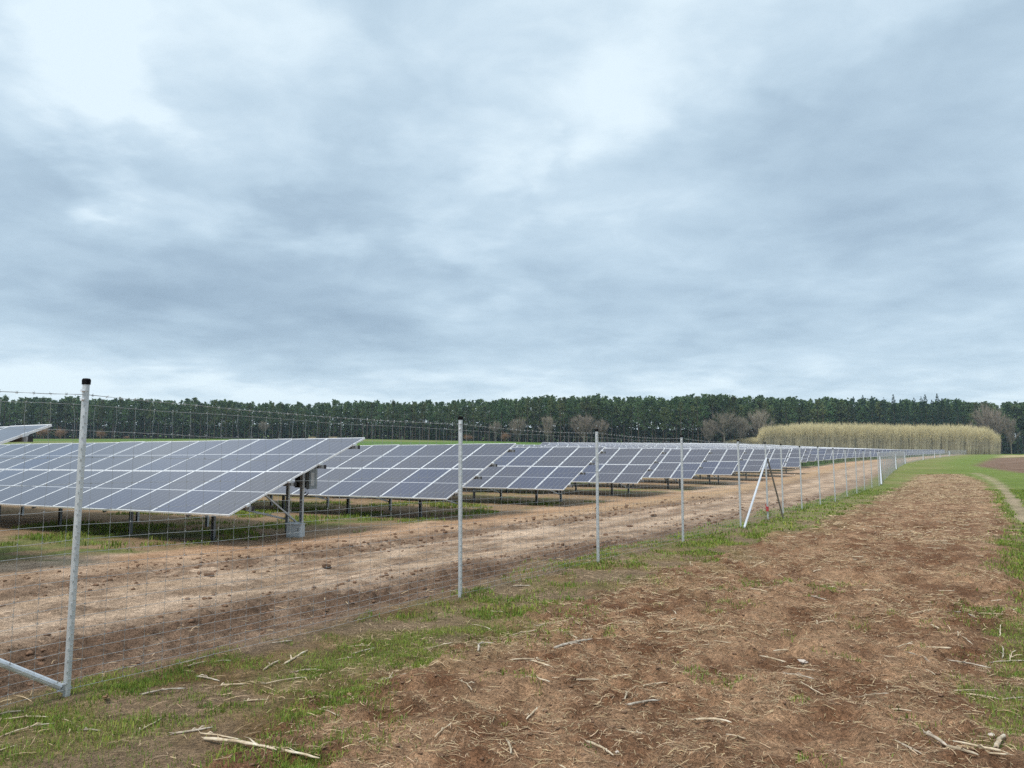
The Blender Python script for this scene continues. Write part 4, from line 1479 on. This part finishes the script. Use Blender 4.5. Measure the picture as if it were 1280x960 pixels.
# spruces that spike above the right part of the edge
SPR = [(1106, 500, 364), (1118, 496, 366), (1127, 502, 362), (1144, 500, 368), (1153, 499, 366), (1158, 496, 364), (1173, 495, 365), (1179, 501, 362), (1186, 503, 366), (1196, 502, 364),
       (1068, 499, 372), (1091, 498, 372), (1080, 497, 375), (1135, 504, 362), (1166, 503, 361), (1262, 539, 352), (1272, 536, 350), (1255, 545, 351)]
for i, (px, ty, Yd) in enumerate(SPR):
    ty, Yd = (ty - 3.0, Yd - 6) if px < 1250 else (ty, Yd)
    X = (px - 640) / 962.7 * Yd
    h = EYE + (577.25 - ty) / 962.7 * Yd - float(rise(X, Yd))
    lab = 'dark pointed spruce rising above the forest edge behind the coppice' if px < 1250 else 'small dense dark spruce beside the right end of the coppice'
    plant_tree('spruce_tree', ('spruce', i % 4), X, Yd, h, 24.0, lab, 'spruce', 'spruces at the forest edge', wide=1.15 if px < 1250 else 1.7)

# bare broadleaved trees in front of the pines: x, top y, distance, width factor, label
BARE = [(648, 522, 346, 1.0, 'small bare grey tree before the pines behind the second panel row'),
        (684, 521, 342, .9, 'bare grey-brown tree before the pines right of centre'),
        (730, 519, 338, 1.35, 'wide bare brown tree before the pines above the third fence post'),
        (752, 525, 340, .9, 'low bare tree on the right of the wide bare brown tree'),
        (905, 516, 336, 1.25, 'large pale bare tree left of the yellowish coppice'),
        (886, 524, 338, .8, 'small bare tree touching the large pale bare tree'),
        (925, 522, 338, 1.0, 'bare tree between the large pale bare tree and the coppice'),
        (948, 513, 346, 1.0, 'bare grey tree rising behind the left end of the coppice'),
        (1232, 506, 352, .62, 'tall bare tree rising behind the right end of the coppice'),
        (1243, 512, 350, .62, 'pale bare tree behind the right tip of the coppice'),
        (1211, 527, 354, .62, 'greyish bare tree just above the right part of the coppice'),
        (1262, 523, 349, .62, 'bare grey tree at the forest edge near the right picture edge'),
        (1240, 538, 346, .62, 'low grey bare tree in the gap after the coppice'),
        (620, 527, 352, .9, 'low bare brown tree before the pines left of the small bare grey tree'),
        (330, 527, 392, .8, 'faint bare tree at the forest edge behind the left meadow')]
for i, (px, ty, Yd, wd, lab) in enumerate(BARE):
    X = (px - 640) / 962.7 * Yd
    h = EYE + (577.25 - ty) / 962.7 * Yd - float(rise(X, Yd))
    plant_tree('bare_tree', ('bare', i % 5), X, Yd, h, 13.0, lab, 'tree', 'bare trees before the pines', wide=wd)

# dry shrubs along the wood's foot
c, mb = bare_tree(99, 4.0, 2.2, .05, 420); lib_tree(('shrub', 0), c, mb, M['dryshrub'], M['dryshrub'])
for px, ty, Yd, wd, lab in ((56, 537, 388, 1.1, 'pale brown dry shrub under the sliver of panels at left'), (77, 538, 388, 1.2, 'brown dry shrub left of the nearest fence post top'),
                            (127, 540, 388, 1.1, 'brown dry shrub right of the nearest fence post'), (585, 545, 352, 1.6, 'rusty brown shrub at the forest foot by the second fence post'),
                            (632, 543, 350, 1.2, 'rusty brown shrub at the forest foot left of the bare trees'), (160, 546, 384, 1.7, 'low dark brush heap in the left meadow')):
    X = (px - 640) / 962.7 * Yd
    h = EYE + (577.25 - ty) / 962.7 * Yd - float(rise(X, Yd))
    plant_tree('dry_shrub', ('shrub', 0), X, Yd, max(h, 1.0), 4.0, lab, 'shrub', 'dry shrubs at the forest foot', wide=wd)

# timber stacks in the meadow
for px, Yd, w_, lab in ((391, 382, 3.6, 'pale stack of cut timber at the foot of the forest left of centre'), (417, 386, 4.2, 'second timber stack right of the pale one at the forest foot')):
    X = (px - 640) / 962.7 * Yd; z = float(rise(X, Yd))
    root = empty('timber_stack', (X, Yd, z))
    k = 0
    for lay in range(3):
        for j in range(7 - lay):
            mb = MB(); mb.tube([(-w_ / 2, 0, 0), (w_ / 2, 0, 0)], .2, 7)
            mb.build('log', [M['log']], root, loc=(random.uniform(-.1, .1), (j - (6 - lay) / 2) * .41, .2 + lay * .36))
    tag(root, lab, 'timber', 'timber stacks')

# depth of the wood behind its edge: reads as one mass
back = []
bt = []
bl = [pine(140 + s, PH, .03 + .09 * (s % 3), 230, 2.5, 1.15) for s in range(5)]
bush = pine(190, PH, .03, 110, 3.6, 2.5)
rr = np.random.default_rng(3)
for row in range(7):
    step = 4.6 + row * .55
    for px in np.arange(-120, 1400, step):
        px = px + rr.uniform(-2.5, 2.5)
        t, Yd, top = edge_at(px)
        Y = Yd + 6 + row * 5.0 + rr.uniform(-2, 2); X = t * Y
        z = float(rise(X, Y))
        h = (EYE + top * Y - z) * rr.uniform(.84, 1.03)
        (V, F), mb = bl[rr.integers(0, 5)]
        k = h / PH; a = rr.uniform(0, 6.28); ca, sa = math.cos(a), math.sin(a)
        back.append((np.stack([(V[:, 0] * ca - V[:, 1] * sa) * k + X, (V[:, 0] * sa + V[:, 1] * ca) * k + Y, V[:, 2] * k + z], -1), F))
        if row < 4:
            bt.append((X, Y, z, h))
for row in range(4):                        # young growth under the crowns
    for px in np.arange(-120, 1400, 3.4):
        px = px + rr.uniform(-2, 2)
        t, Yd, top = edge_at(px)
        Y = Yd + 9 + row * 6.0 + rr.uniform(-2, 2); X = t * Y
        z = float(rise(X, Y)); k = rr.uniform(4.5, 8.5) / PH; kw = k * 1.9
        (V, F), mb = bush
        a = rr.uniform(0, 6.28); ca, sa = math.cos(a), math.sin(a)
        back.append((np.stack([(V[:, 0] * ca - V[:, 1] * sa) * kw + X, (V[:, 0] * sa + V[:, 1] * ca) * kw + Y, V[:, 2] * k + z - .2], -1), F))
v, f = merge(back)
tag(link('forest', np_mesh('forest', v, f, [M['wood_mass']])), 'dense pine forest filling the skyline behind its edge trees', 'forest', kind='stuff')
mb = MB()
for X, Y, z, h in bt: mb.tube([(X, Y, z - .5), (X, Y, z + h * .8)], [.2, .08], 4, 0, False)
tag(mb.build('forest_trunks', [M['bark']]), 'mass of trunks inside the dark forest', 'forest', kind='stuff')
print('forest faces', len(f))

# coppice plantation
WL = [willow(300 + s) for s in range(5)]
WM = []
for A, B in WL:
    WM.append((np_mesh('stems', A[0], A[1], [M['willow_stem']]), np_mesh('twig_tips', B[0], B[1], [M['willow_tip']])))
CX = np.array([905, 930, 946, 953, 1000, 1060, 1130, 1200, 1232, 1246.])
CT = np.array([551, 547, 546, 532.5, 528.5, 529, 530.5, 531, 534, 541.])
stems_back = []; tips_back = []
wr = random.Random(9)
for row in range(5):
    for i, px in enumerate(np.linspace(908, 1246, 92 if row == 0 else 70)):
        px = px + wr.uniform(-1.2, 1.2)
        Yd = 338 + (px - 950) * .008 + row * 2.6 + wr.uniform(-.6, .6)
        if row and px > 1243 - row * 2: continue
        X = (px - 640) / 962.7 * Yd; z = float(rise(X, Yd))
        h = (EYE + (577.25 - np.interp(px, CX, CT)) / 962.7 * Yd - z) * wr.uniform(.94, 1.04) * 1.0
        k = h / 12.0; s = wr.randrange(5); rz = wr.uniform(0, 6.28)
        if row == 0:
            root = empty('coppice_willow', (X, Yd, z), rz); root.scale = (max(k, .75),) * 2 + (k,)
            link('stems', WM[s][0], root); link('twig_tips', WM[s][1], root)
            lab = 'yellow-tipped coppice willow in the tall hedge-like plantation' if px > 952 else 'low greenish coppice shrub at the left end of the plantation'
            tag(root, lab, 'willow', 'coppice willows' if px > 952 else 'low coppice shrubs')
        else:
            ca, sa = math.cos(rz), math.sin(rz)
            for src, dst in ((WL[s][0], stems_back), (WL[s][1], tips_back)):
                nf = int(len(src[1]) * .45) // 3; V = src[0][:nf * 4]; FF = src[1][:nf * 3]
                dst.append((np.stack([(V[:, 0] * ca - V[:, 1] * sa) * k + X, (V[:, 0] * sa + V[:, 1] * ca) * k + Yd, V[:, 2] * k + z], -1), FF))
cop = empty('coppice_plantation', (170, 345, 4))
for parts, nm, mt in ((stems_back, 'stem_mass', 'willow_stem'), (tips_back, 'twig_tip_mass', 'willow_tip')):
    v, f = merge(parts)
    v = v - np.array((170, 345, 4))
    o = link(nm, np_mesh(nm, v, f, [M[mt]]), cop); o['kind'] = 'stuff'
tag(cop, 'dense inner rows of the yellowish coppice plantation', 'coppice', kind='stuff')


# ------------------------------------------------------------------ damp air that pales the far wood
def build_haze():
    mb = MB(); mb.box((-960, -90, -1.6), (960, 1620, 66))
    m = bpy.data.materials.new('damp_air'); m.use_nodes = True
    N, L = m.node_tree.nodes, m.node_tree.links
    N.clear()
    out = N.new('ShaderNodeOutputMaterial'); pv = N.new('ShaderNodeVolumePrincipled')
    pv.inputs['Color'].default_value = (.62, .80, 1.0, 1); pv.inputs['Density'].default_value = HAZE_DENSITY
    L.new(pv.outputs[0], out.inputs['Volume'])
    o = mb.build('haze', [m])
    tag(o, 'thin damp air over the whole field', 'haze', kind='stuff')


HAZE_DENSITY = .00017
build_haze()
